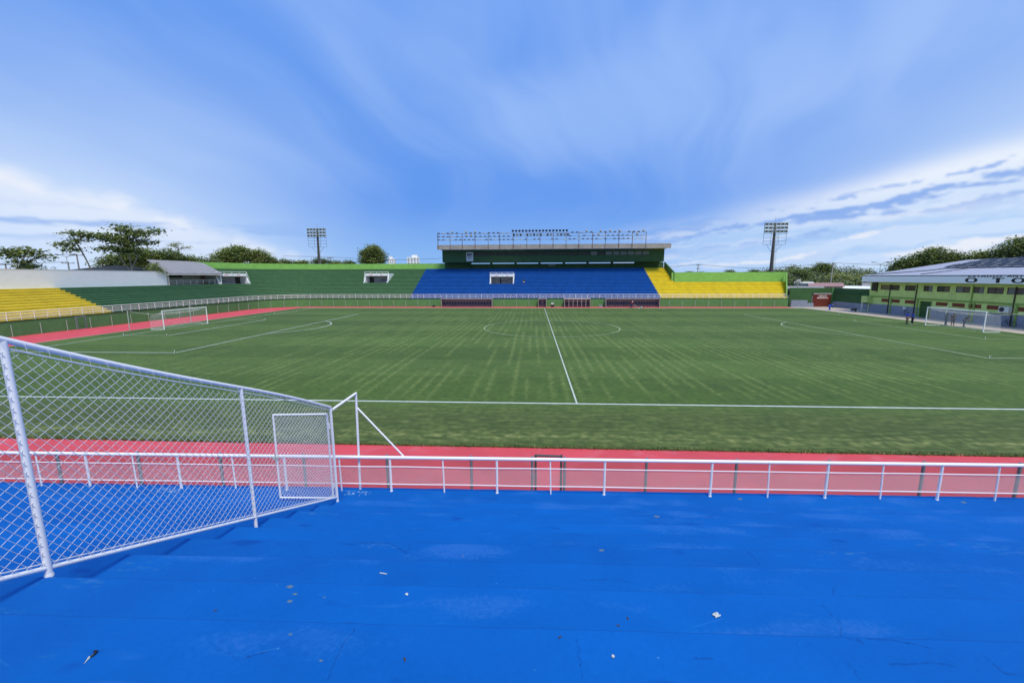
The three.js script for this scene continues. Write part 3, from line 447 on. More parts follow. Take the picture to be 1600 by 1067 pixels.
// ------------------------------------------------------------------ right: corner wall, gate, lime building
{
  const t = thing('corner_wall', 'tall dark green wall in the far right corner around the red gate', 'wall');
  part('wall_face', [span(55.6, 60.5, -0.3, 4.2, -74.8, -74.5)], paint(0.06, 0.17, 0.05, 0.9, stains), t); part('wall_face', [span(64.6, 65.1, -0.3, 4.18, -74.7, -74.3)], M.wallGreen, t); part('wall_face', span(65.0, 65.3, -0.3, 4.18, -74.29, -60.6), paint(0.05, 0.155, 0.048, 0.9, stains), t);
  part('wall_over_gate', span(60.51, 64.59, 3.02, 4.19, -74.78, -74.45), paint(0.055, 0.16, 0.045, 0.9, stains), t); part('pipe', bar([64.93, 3.2, -73.9], [64.93, 3.2, -66.5], 0.09), M.darkGreen, t);
  part('painted_plinth', span(64.94, 65.0, -0.3, 1.2, -74.2, -60.6), M.greyBlue, t); part('low_wall', span(55.5, 59.0, -0.3, 1.48, -73.75, -73.5), M.greyBlue, t); part('low_wall', span(59.0, 60.5, -0.3, 0.85, -73.9, -73.7), M.greyBlue, t);
  const g = thing('red_gate', 'dark red sheet gate with white lettering in the corner wall', 'gate', [62.55, -0.05, -74.3]);
  part('leaf', span(-2.0, 0.0, 0.05, 2.75, -0.04, 0.04), M.redGate, g); part('leaf', span(0.02, 2.0, 0.05, 2.75, -0.04, 0.04), M.redGate, g); part('header', span(-2.0, 2.03, 2.78, 3.05, -0.1, 0.1), M.concrete, g);
  part('lettering', panel(2.6, 0.95, 0.1, 2.2, 0.05), print(2.6, 0.95, (x, w, h) => { x.fillStyle = '#6f2317'; x.fillRect(0, 0, w, h); x.fillStyle = '#f2efe9'; x.textAlign = 'center'; x.textBaseline = 'middle'; x.font = `bold ${h * 0.4}px sans-serif`; x.fillText('SAÍDA DE', w / 2, h * 0.28); x.fillText('EMERGÊNCIA', w / 2, h * 0.72); }, 160), g);
}
const font = await new FontLoader().loadAsync('fonts/droid/droid_sans_bold.typeface.json');
{
  const t = thing('lime_building', 'two-storey lime green building with white fascia behind the right goal', 'building'), X = 62.6, Z0 = -61.2, Z1 = -18, zw = (a, b) => [Math.min(a, b), Math.max(a, b)];
  const wins = [[-59.0, -55.0], [-53.95, -51.9], [-50.5, -48.9], [-48.2, -46.1], [-45.2, -43.1], [-42.8, -41.2], [-40.8, -38.7], [-38.3, -36.3], [-35.2, -33.2], [-32, -30], [-29, -27]], vents = [[-58.5, -56.9], [-56.5, -54.6], [-53.6, -51.7], [-48.0, -46.1], [-45.4, -43.5], [-43.0, -41.2], [-40.5, -38.0], [-36.9, -34.9], [-33, -31], [-29.5, -27.5]];
  const openings = (list, y0, y1, mat, name) => { let z = Z0; for (const [a, b] of [...list, [Z1, Z1]]) { if (a > z) part(name, span(X, X + 0.22, y0, y1, z, a), mat, t); z = b; } };
  part('wall', span(X, X + 0.22, 5.17, 5.75, Z0, Z1), M.limeHouse, t); openings(wins, 4.27, 5.17, M.limeHouse, 'wall'); part('wall', span(X, X + 0.22, 3.08, 4.27, Z0, Z1), M.limeHouse, t);
  part('string_course', span(X - 0.12, X + 0.22, 2.86, 3.08, Z0, Z1), M.limeTrim, t); part('wall', span(X, X + 0.22, 2.64, 2.86, Z0, Z1), M.limeHouse, t);
  const D0 = -50.65, D1 = -48.75; openings([...vents.slice(0, 3), [D0, D1], ...vents.slice(3)], 2.05, 2.64, M.limeHouse, 'wall'); part('wall', span(X, X + 0.22, 1.55, 2.05, Z0, D0), M.limeHouse, t); part('wall', span(X, X + 0.22, 1.55, 2.05, D1, Z1), M.limeHouse, t);
  part('plinth', span(X - 0.01, X + 0.22, -0.3, 1.55, Z0, D0), M.greyBlue, t); part('plinth', span(X - 0.01, X + 0.22, -0.3, 1.55, D1, Z1), M.greyBlue, t);
  const dr = part('door', span(X + 0.1, X + 0.15, -0.05, 2.6, D0 + 0.05, D1 - 0.05), paint(0.035, 0.11, 0.02), t); part('handle', bar([X + 0.05, 1.1, D1 - 0.25], [X + 0.05, 1.3, D1 - 0.25], 0.02), M.greyPost, dr);
  part('door_frame', [span(X - 0.05, X + 0.2, -0.05, 2.63, D0 - 0.1, D0 + 0.04), span(X - 0.05, X + 0.2, -0.05, 2.63, D1 - 0.04, D1 + 0.1)], M.limeTrim, t);
  const r = rng(4);
  for (const [a, b] of wins) {
    const w = part('window', [span(X + 0.04, X + 0.12, 4.27, 4.33, a, b), span(X + 0.04, X + 0.12, 5.11, 5.17, a, b), span(X + 0.04, X + 0.12, 4.33, 5.11, a, a + 0.07), span(X + 0.04, X + 0.12, 4.33, 5.11, b - 0.07, b), span(X + 0.045, X + 0.11, 4.33, 5.11, (a + b) / 2 - 0.04, (a + b) / 2 + 0.04)], M.brown, t);
    for (let k = 0; k < 2; k++) { const z0 = lerp(a + 0.08, b - 0.08, k / 2), z1 = lerp(a + 0.08, b - 0.08, (k + 1) / 2); part('pane', span(X + 0.075, X + 0.085, 4.34, 5.1, z0, z1), [M.darkGlass, M.blind, MAT(0.10, 0.08, 0.07, 0.25)][Math.floor(r() * 3)], w); }
    part('bars', [0.2, 0.4, 0.6].map((q) => span(X + 0.05, X + 0.065, 4.33 + q, 4.345 + q, a, b)), M.palePost, w);
  }
  for (const [a, b] of vents) { const v = part('vent_block', span(X + 0.08, X + 0.16, 2.05, 2.64, a, b), M.brown, t); for (let k = 0; k < 4; k++) part('brick_course', span(X + 0.015, X + 0.075, 2.07 + k * 0.142, 2.175 + k * 0.142, a + 0.02, b - 0.02), M.brick, v); }
  for (const z of [-56.8, -51.6, -42.65, -37.2, -31]) { part('downpipe', bar([X - 0.08, -0.05, z], [X - 0.08, 5.3, z], 0.075), z === -42.65 ? M.limeTrim : M.brown, t); part('pier', span(X - 0.1, X + 0.01, -0.2, 2.86, z + 0.35, z + 0.6), M.limeTrim, t); }
  part('end_wall', span(X + 0.02, 80, -0.3, 6.5, Z0 - 0.2, Z0 - 0.01), M.limeHouse, t);
  part('fascia', span(61.0, 61.2, 5.7, 6.9, -61.6, Z1), M.fascia, t); part('soffit', span(61.2, X + 0.2, 5.75, 5.85, -61.6, Z1), M.grey, t);
  const rs = new THREE.Shape(); rs.moveTo(61.0, 6.88); rs.lineTo(79.5, 9.72); rs.lineTo(90, 8.0); rs.lineTo(90, 7.9); rs.lineTo(79.5, 9.6); rs.lineTo(61.0, 6.76); rs.closePath();
  part('roof', metre(new THREE.ExtrudeGeometry(rs, { depth: 43.6, bevelEnabled: false }).translate(0, 0, -61.6)), M.roofTin, t);
  part('roof_seam', Array.from({ length: 26 }, (_, i) => bar([61.1, 6.925, -60.9 + i * 1.6], [79.4, 9.73, -60.9 + i * 1.6], 0.022, 4)), M.roofTin, t);
  part('entry_block', [span(61.6, 62.55, 1.75, 2.5, -61.9, -60.5), span(61.6, 62.5, 2.55, 2.95, -61.9, -60.6)], M.limeHouse, t); part('entry_post', span(61.65, 61.85, -0.1, 1.75, -61.8, -61.6), M.cream, t); part('open_bay', span(62.45, 62.59, 4.0, 5.6, -60.9, -59.6), M.black, t); part('balcony_lip', span(62.2, 62.6, 3.75, 3.98, -61.0, -59.5), M.limeHouse, t);
  const txt = (s, size, z0, z1, y) => { const g = new TextGeometry(s, { font, size, depth: 0.02, curveSegments: 4, bevelEnabled: false }); g.computeBoundingBox(); const b = g.boundingBox; g.translate(-b.min.x, -b.min.y, 0); g.scale((z1 - z0) / (b.max.x - b.min.x), size / (b.max.y - b.min.y), 1); g.rotateY(-Math.PI / 2); g.translate(60.998, y, z0); return g; };
  part('fascia_lettering', [txt('ESTADIO', 0.25, -42.1, -37.75, 6.6), txt('ANT', 0.25, -37.15, -35.3, 6.6), txt('O', 0.68, -42.45, -40.75, 5.82), txt('T', 0.68, -38.9, -37.4, 5.82), txt('O', 0.68, -36.55, -35.0, 5.82)], M.black, t);
  const ac = thing('air_conditioner', 'white outdoor air conditioner unit on the lime building wall', 'air conditioner', [62.28, 1.75, -37.8]); part('case', rbox(0.55, 0.85, 1.25, 0.03, 0, 0.43, 0), M.line, ac); part('fan_grille', new THREE.TorusGeometry(0.29, 0.03, 6, 20).rotateY(Math.PI / 2).translate(-0.285, 0.45, -0.2), M.black, ac); part('fan', new THREE.CylinderGeometry(0.27, 0.27, 0.02, 20).rotateZ(Math.PI / 2).translate(-0.28, 0.45, -0.2), M.seat, ac); part('bracket', [box(0.5, 0.04, 0.04, 0.03, -0.02, -0.4), box(0.5, 0.04, 0.04, 0.03, -0.02, 0.4)], M.greyPost, ac);
  const mb = thing('meter_box', 'small white meter box on a post at the lime building', 'box', [62.4, -0.05, -53.2]); part('post', bar([0, 0, 0], [0, 1.1, 0], 0.05), M.greyPost, mb); part('case', rbox(0.3, 0.5, 0.45, 0.03, 0, 1.3, 0), M.line, mb);
  // solar water heating mats on frames
  const slope = (9.72 - 6.88) / 18.5, tl = Math.atan(slope);
  for (let row = 0; row < 3; row++) for (let i = 0; i < 6; i++) { const x = 69 + row * 3, z = -51.5 + row * -0.6 + i * 4.1, p = thing('solar_panel', `black solar heating panel, number ${['one', 'two', 'three', 'four', 'five', 'six'][i]} from the far end of the ${['lower', 'middle', 'upper'][row]} roof row`, 'solar panel', [x, 6.88 + (x - 61) * slope + 0.32, z], 0, 'solar panels on the lime building roof'); part('absorber', box(1.9, 0.05, 3.9, 0, 0.1, 0, 0, 0, tl + 0.12), M.black, p); part('pale_strip', [-1.2, 1.2].map((q) => box(1.2, 0.02, 0.14, 0, 0.14, q, 0, 0, tl + 0.12)), M.grey, p); part('leg', [[-0.7, -1.5], [0.7, -1.5], [-0.7, 1.5], [0.7, 1.5]].map(([a, b]) => bar([a, -0.4 + a * 0.15, b], [a, 0.1 + a * 0.25, b], 0.03)), M.greyPost, p); }
  single('roof_hose', tube([[61.8, 7.08, -60.5], [64.5, 7.5, -56], [66.8, 7.9, -53], [68, 8.35, -51.8]], 0.06, 30, 6), M.black, 'upper black hose running up the tin roof to the panels', 'hose', 'roof hoses');
  single('roof_hose', tube([[61.8, 7.08, -50.5], [64.0, 7.42, -49.5], [67, 7.95, -48.5], [68.2, 8.2, -48.2]], 0.05, 30, 6), M.black, 'lower black hose lying across the tin roof', 'hose', 'roof hoses');
}
{ // bicycle leaning by the wall
  const t = thing('bicycle', 'dark bicycle leaning against the lime building beside the goal', 'bicycle', [62.1, -0.05, -36.9], Math.PI / 2), r = 0.34;
  for (const x of [-0.53, 0.53]) { const w = part('wheel', new THREE.TorusGeometry(r, 0.028, 6, 24).translate(x, r + 0.03, 0), M.black, t); part('spokes', Array.from({ length: 8 }, (_, i) => bar([x, r + 0.03, 0], [x + Math.cos(i * 0.785) * r, r + 0.03 + Math.sin(i * 0.785) * r, 0], 0.005, 4)), M.greyPost, w); }
  part('frame', [bar([-0.53, 0.37, 0], [-0.1, 0.34, 0], 0.02), bar([-0.1, 0.34, 0], [-0.22, 0.82, 0], 0.02), bar([-0.22, 0.78, 0], [0.36, 0.82, 0], 0.022), bar([-0.1, 0.34, 0], [0.38, 0.72, 0], 0.024), bar([-0.53, 0.37, 0], [-0.21, 0.76, 0], 0.016), bar([0.53, 0.37, 0], [0.35, 0.92, 0], 0.022)], M.black, t);
  part('saddle', rbox(0.26, 0.06, 0.14, 0.025, -0.24, 0.9, 0), M.black, t); part('handlebar', [bar([0.34, 0.98, -0.3], [0.34, 0.98, 0.3], 0.016), bar([0.34, 0.9, 0], [0.34, 0.98, 0], 0.018)], M.black, t); part('crank', [new THREE.TorusGeometry(0.09, 0.015, 5, 14).translate(-0.1, 0.34, 0.04)], M.greyPost, t);
}

// ------------------------------------------------------------------ light towers
function tower(label, x, z, yTop, lean) {
  const t = thing('floodlight_tower', label, 'light tower', [x, -0.3, z], 0, 'floodlight towers behind the stands'), H = yTop;
  part('mast', bar([lean, 0, 0], [0, H - 0.2, 0], 0.62, 10, 0.26), MAT(0.075, 0.07, 0.065, 0.9), t); part('lightning_rod', bar([0, H - 0.2, 0], [0, H + 1.6, 0], 0.03, 5), M.greyPost, t);
  part('ladder', [bar([0.55 + lean, 0, 0.3], [0.42, H - 3, 0.3], 0.03, 4), bar([0.85 + lean, 0, 0.3], [0.72, H - 3, 0.3], 0.03, 4), ...seq(0, 34).map((i) => { const h = 1 + i * 0.5, k = lean * (1 - h / H); return bar([0.54 + k, h, 0.3], [0.84 + k, h, 0.3], 0.02, 4); })], M.palePost, t);
  const w = 2.95, fr = []; for (const xx of [-w, -1, 1, w]) fr.push(bar([xx, H - 5.7, 0.4], [xx, H, 0.4], 0.045, 5)); for (const y of [0, 1, 2.0, 2.9, 3.8, 4.7, 5.7]) fr.push(bar([-w, H - y - 0.02, 0.4], [w, H - y - 0.02, 0.4], 0.04, 5));
  part('lamp_frame', fr, M.greyPost, t); part('brace', [bar([-2, H - 5.7, 0.4], [-0.15, H - 8, 0.1], 0.045, 5), bar([2, H - 5.7, 0.4], [0.15, H - 8, 0.1], 0.045, 5)], M.greyPost, t);
  for (let j = 0; j < 3; j++) for (let i = 0; i < 6; i++) { const X = lerp(-2.55, 2.55, i / 5), Y = H - 0.35 - j * 0.95, l = part('floodlight', rbox(0.8, 0.68, 0.4, 0.06, X, Y, 0.68), M.palePost, t); part('lens', box(0.62, 0.44, 0.02, X, Y, 0.89), M.lampBody, l); }
}
tower('floodlight tower behind the dark green terrace, left of the press box', -71, -108, 22.5, -0.3);
tower('floodlight tower behind the right-hand yellow terrace', 62.3, -95, 21.2, 0.1);

// ------------------------------------------------------------------ near terrace, railing, fences
const PIV = [-0.67, 0, 12.2], TH = 0.017, TX0 = -9.2, TXW = 14.4, TZ0 = 11.9, TZW = 9;
const terraceMap = (() => {
  const S = 2048, SH = 1280, c = document.createElement('canvas'); c.width = S; c.height = SH; const x = c.getContext('2d'), id = x.createImageData(S, SH), d = id.data;
  for (let j = 0; j < SH; j++) for (let i = 0; i < S; i++) {
    const X = TX0 + (i / S) * TXW, Z = TZ0 + (j / SH) * TZW;
    const a = fbm(X * 0.35, Z * 0.5, 1.1, 3), b = fbm(X * 1.6, Z * 2.2, 5.1, 3), g = N3(X * 24, Z * 24, 3) * 0.5 + N3(X * 60, Z * 60, 8) * 0.5;
    let q = [0.0, 0.405 + 0.05 * a + 0.03 * b + 0.02 * g, 0.765 + 0.065 * a + 0.04 * b + 0.025 * g];
    // chalky, rubbed paint, mostly on the first rows by the railing
    const ch = sm(0.06, 0.30, fbm(X * 0.6 + 9, Z * 1.9, 12, 4) + 0.14 * sm(16.2, 12.4, Z) - 0.06 + 0.09 * sm(1, 4.5, X) + 0.16 * b + 0.14 * g) * (0.55 + 0.45 * sm(-0.25, 0.25, g + b)); q = mix3(q, [0.22, 0.46, 0.80], ch * 0.72);
    const sc = sm(0.30, 0.46, fbm(X * 0.9, Z * 6, 31, 3)); q = mix3(q, [0.30, 0.48, 0.80], sc * 0.4);
    const dk = sm(0.30, 0.48, fbm(X * 1.4 + 20, Z * 4.2, 44, 3)); q = mix3(q, [0.0, 0.27, 0.62], dk * 0.45);
    const o = (j * S + i) * 4; for (let n = 0; n < 3; n++) d[o + n] = Math.max(0, Math.min(255, q[n] * 255)); d[o + 3] = 255;
  }
  x.putImageData(id, 0, 0);
  const U = (X) => ((X - TX0) / TXW) * S, W = (Z) => ((Z - TZ0) / TZW) * SH, r = rng(3);
  const cracks = [[[-4.92, 17.0], [-4.73, 17.01], [-4.57, 16.96], [-4.43, 16.98], [-4.29, 16.97], [-4.17, 17.04], [-4.02, 17.15]], [[-4.02, 17.15], [-4.02, 16.98]], [[-3.71, 19.24], [-3.73, 19.42], [-3.72, 19.6]], [[-2.22, 19.28], [-2.22, 19.42], [-2.22, 19.54]], [[-0.34, 19.39], [-0.23, 19.39], [-0.14, 19.38], [-0.06, 19.37], [0.04, 19.39]], [[-0.13, 18.56], [-0.11, 18.72], [-0.4, 19.22], [-0.38, 19.25]], [[-0.46, 19.22], [-0.39, 19.24]], [[-0.34, 19.21], [-0.17, 19.22], [0.04, 19.27]], [[3.78, 12.13], [3.82, 12.47], [3.47, 13.39]], [[-1.06, 13.35], [-0.36, 13.33], [0.04, 13.37], [0.73, 13.35], [1.66, 13.39]], [[-2.02, 17.94], [-1.86, 17.93], [-1.64, 17.92], [-1.43, 17.98]], [[-1.52, 19.39], [-1.47, 19.39], [-1.39, 19.39]], [[0.16, 16.98], [0.17, 17.23]], [[0.29, 19.31], [0.29, 19.39], [0.29, 19.43], [0.38, 19.44]], [[0.45, 17.95], [0.07, 18.45]], [[-0.59, 19.37], [-0.59, 19.5]], [[-4.18, 19.43], [-4.25, 19.45], [-4.31, 19.48]], [[4.9, 12.4], [4.6, 13.1], [4.1, 13.9]]];
  for (let i = 0; i < 46; i++) { let X = -9 + r() * 14, Z = 12.2 + r() * 7.6, a = (r() < 0.6 ? 0 : 1.4) + (r() - 0.5) * 0.8; const p = [[X, Z]]; for (let k = 0, n = 2 + r() * 4; k < n; k++) { a += (r() - 0.5) * 0.9; X += Math.cos(a) * (0.06 + 0.12 * r()); Z += Math.sin(a) * (0.06 + 0.1 * r()); p.push([X, Z]); } cracks.push(p); }
  x.lineCap = x.lineJoin = 'round';
  cracks.forEach((p, i) => { for (let k = 0; k + 1 < p.length; k++) { const m = 7; let ox = 0, oz = 0; for (let q = 0; q < m; q++) { const A = q / m, B = (q + 1) / m, nx = q === m - 1 ? 0 : (r() - 0.5) * 3, nz = q === m - 1 ? 0 : (r() - 0.5) * 2; x.strokeStyle = i < 18 ? `rgba(2,40,105,${0.12 + 0.42 * r()})` : `rgba(4,50,125,${0.05 + 0.2 * r()})`; x.lineWidth = i < 1 ? 1.2 : 0.5 + 0.5 * r(); x.beginPath(); x.moveTo(U(lerp(p[k][0], p[k + 1][0], A)) + ox, W(lerp(p[k][1], p[k + 1][1], A)) + oz); x.lineTo(U(lerp(p[k][0], p[k + 1][0], B)) + nx, W(lerp(p[k][1], p[k + 1][1], B)) + nz); x.stroke(); ox = nx; oz = nz; } } });
  const blot = (X, Z, s, col, ax = 1, soft = false) => { x.fillStyle = col; const n = 11; x.beginPath(); for (let i = 0; i <= n; i++) { const a = (i / n) * 6.2832, q = s * (0.65 + 0.5 * r()); x[i ? 'lineTo' : 'moveTo'](U(X + Math.cos(a) * q * ax), W(Z + Math.sin(a) * q * 0.55)); } x.fill(); };
  for (const [X, Z, s] of [[-4.62, 18.5, 0.043], [-4.53, 18.58, 0.03], [-4.53, 18.66, 0.035], [-1.63, 17.02, 0.045], [0, 14.16, 0.075], [-3.82, 19.48, 0.017], [-4.12, 19.3, 0.019], [-4.26, 18.61, 0.017], [-3.32, 17.17, 0.022], [2.6, 12.3, 0.09]]) { blot(X, Z, s * 0.85, 'rgba(112,128,150,0.85)'); blot(X + s * 0.1, Z, s * 0.55, 'rgba(140,140,138,0.8)'); }
  for (const [X, Z, s] of [[-4.34, 17.03, 0.15], [-4.5, 17.0, 0.1], [2.15, 15.48, 0.3], [0.72, 15.57, 0.15], [4.02, 16.42, 0.3], [1.2, 17.03, 0.24], [-6.6, 17.89, 0.2], [-6.7, 18.49, 0.25], [-6.72, 18.83, 0.09], [-5.54, 19.51, 0.04], [-0.45, 15.62, 0.08], [3.31, 16.22, 0.3], [-6.4, 14.73, 0.3]]) for (let k = 0; k < 26; k++) blot(X + (r() - 0.5) * s * 3, Z + (r() - 0.5) * s * 0.7, s * (0.05 + 0.12 * r()), `rgba(${84 + 50 * r()},${118 + 24 * r()},${176 + 28 * r()},${0.10 + 0.2 * r()})`, 1.8);
  for (let i = 0; i < 420; i++) { const X = -9 + r() * 14, Z = 12 + r() * 8.4, w = r(); blot(X, Z, 0.004 + 0.007 * r() * r(), w < 0.45 ? 'rgba(190,205,225,0.75)' : w < 0.7 ? 'rgba(90,140,205,0.7)' : 'rgba(5,30,80,0.7)'); }
  x.lineWidth = 1; for (let i = 0; i < 90; i++) { const X = -9 + r() * 14, Z = 12 + r() * 8.2, L = 0.05 + 0.25 * r(), a = (r() - 0.5) * 0.9; x.strokeStyle = `rgba(120,165,225,${0.12 + 0.25 * r()})`; x.beginPath(); x.moveTo(U(X), W(Z)); x.lineTo(U(X + L * Math.cos(a)), W(Z + L * Math.sin(a))); x.stroke(); }
  for (let i = 0; i < 40; i++) blot(-6.74 + (r() - 0.5) * 0.7, 12.32 + (r() - 0.5) * 0.22, 0.008 + 0.022 * r(), 'rgba(205,212,222,0.85)');   // flaked paint at the foot of the tall post
  const t = new THREE.CanvasTexture(c); t.colorSpace = THREE.SRGBColorSpace; t.wrapS = t.wrapT = THREE.MirroredRepeatWrapping; t.flipY = false; t.anisotropy = 16; return t;
})();
const terraceMat = new THREE.MeshPhysicalMaterial({ color: new THREE.Color().setRGB(0.74, 0.76, 0.74), map: terraceMap, bumpMap: grain, bumpScale: 0.003, roughness: 0.85, specularIntensity: 0.35, side: THREE.DoubleSide });
const stepY = (k) => 1.55 + 0.33 * k, stepZ = (k) => (k ? 13.2 + 0.75 * (k - 1) : 12.02);
{
  const t = thing('near_terrace', 'blue painted concrete terrace steps in the foreground', 'terrace', PIV, TH), X0 = -30, X1 = 22;
  for (let k = 0; k <= 13; k++) {
    const z0 = stepZ(k), z1 = k ? 13.2 + 0.75 * k : 13.2, y = stepY(k), n = k ? 90 : 420, r = rng(100 + k), P = [], U = [], I = [], b = 0.006;
    // tread with a rounded, slightly uneven nosing
    const jag = Array.from({ length: n + 1 }, (_, i) => 0.006 * N3(i * 0.7, k * 3.3, 1) + 0.008 * N3(i * 0.13, k, 4) + (k ? 0 : 0.05 * Math.max(0, N3(i * 0.31, 2.2, 4)) + 0.045 * sm(0.25, 0.4, N3(i * 0.43, 7.7, 1)))), prof = [[0.004, -0.34], [0.004, -b * 1.6], [b * 0.45, -b * 0.45], [b * 1.7, 0], [z1 - z0 + 0.03, 0.003]];
    for (let i = 0; i <= n; i++) { const X = lerp(X0, X1, i / n); prof.forEach(([dz, dy], m) => { const Z = z0 + dz + (m < 4 ? jag[i] : 0); P.push(X - PIV[0], y + dy + (m > 1 ? jag[i] * 0.35 : 0), Z - PIV[2]); U.push((X - TX0) / TXW, (Z - dy * 0.8 * (m < 2 ? 1 : 0) - TZ0) / TZW); }); if (i < n) for (let m = 0; m < 4; m++) { const a = i * 5 + m; I.push(a, a + 5, a + 1, a + 1, a + 5, a + 6); } }
    const g = new THREE.BufferGeometry(); g.setAttribute('position', new THREE.Float32BufferAttribute(P, 3)); g.setAttribute('uv', new THREE.Float32BufferAttribute(U, 2)); g.setIndex(I); g.computeVertexNormals();
    part('step', g, terraceMat, t);
  }
  part('front_wall', span(X0, X1, -0.35, 1.22, 12.06, 12.3).translate(-PIV[0], 0, -PIV[2]), M.wallGreen, t);
}
{
  const t = thing('terrace_railing', 'white tubular railing with fine mesh along the front of the blue terrace', 'railing', PIV, TH), y0 = 1.55, lx = (x) => x - PIV[0];
  const big = [-27, -24.4, -21.7, -19.1, -16.45, -13.8, -11.38, -8.62, -5.94, -3.28, -0.64, 1.93, 4.66, 7.28, 9.95, 12.6, 15.2], small = [-25.7, -23, -20.4, -17.8, -15.1, -12.54, -9.94, -7.2, -4.6, -1.95, 3.3, 5.95, 8.6, 11.3, 13.9];
  for (const x of big) { const p = part('post', bar([lx(x), y0 - 0.02, 0], [lx(x), y0 + 0.88, 0], 0.029, 10), M.white, t); part('foot', [new THREE.CylinderGeometry(0.034, 0.038, 0.02, 10).translate(lx(x), y0 + 0.008, 0)], M.white, p); }
  for (const x of small) part('baluster', bar([lx(x), y0 - 0.02, 0.01], [lx(x) - 0.02, y0 + 0.87, 0], 0.019, 8), M.white, t);
  part('handrail', bar([lx(-28), y0 + 0.90, 0], [lx(17), y0 + 0.90, 0], 0.042, 14), M.white, t);
  for (const h of [0.66, 0.20]) part('mid_rail', tube(seq(0, 30).map((i) => [lx(lerp(-28, 17, i / 30)), y0 + h + 0.012 * N3(i * 0.9, h * 9, 2), 0.012]), 0.0135, 90, 6), M.white, t);
  part('mesh_infill', diamond(45, () => 0.21, () => 0.655, 0.037, 0.0015, (s, h, o) => [lx(-28 + s), y0 + h, o - 0.004], 0.002), M.wire, t).userData.kind = 'stuff';
}
{ // dark chain-link fence down on the track behind the railing, with a gate
  const t = thing('chain_link_fence', 'low grey chain-link fence on the red track beyond the terrace railing', 'fence', PIV, TH), lx = (x) => x - PIV[0], lz = 10.2 - 12.2, xs = [-27.4, -24.9, -22.3, -19.6, -17.1, -14.5, -11.9, -9.3, -6.75, -4.2, -2.38, -1.42, 0.98, 3.58, 6.2, 8.85, 11.5, 14, 16.6];
  xs.forEach((x) => part('post', bar([lx(x), -0.05, lz], [lx(x), 1.6, lz], 0.042, 8), M.greyPost, t));
  part('chain_link', [diamond(lx(-2.42) - lx(-27.4), () => 0, () => 1.57, 0.07, 0.0042, (s, h, o) => [lx(-27.4 + s), h, lz + o]), diamond(18, () => 0, () => 1.57, 0.07, 0.0042, (s, h, o) => [lx(-1.4 + s), h, lz + o])], M.darkWire, t).userData.kind = 'stuff';
  part('top_strand', [bar([lx(-27.4), 1.57, lz], [lx(-2.4), 1.57, lz], 0.006, 4), bar([lx(-1.4), 1.57, lz], [lx(16.6), 1.57, lz], 0.006, 4)], M.darkWire, t);
  const g = thing('track_gate', 'narrow dark gate in the chain-link fence beyond the terrace railing', 'gate', PIV, TH), a = lx(-2.28), b = lx(-1.52);
  part('gate_frame', [bar([a, 0, lz], [a, 1.66, lz], 0.035), bar([b, 0, lz], [b, 1.66, lz], 0.035), bar([a, 1.64, lz], [b, 1.62, lz], 0.035), bar([a, 0.08, lz], [b, 0.08, lz], 0.03)], MAT(0.06, 0.075, 0.075, 0.6), g); part('chain_link', diamond(b - a, () => 0.1, () => 1.62, 0.085, 0.003, (s, h, o) => [a + s, h, lz + o]), M.darkWire, g).userData.kind = 'stuff'; part('latch', box(0.14, 0.06, 0.06, a - 0.03, 0.95, lz), M.greyPost, g);
}
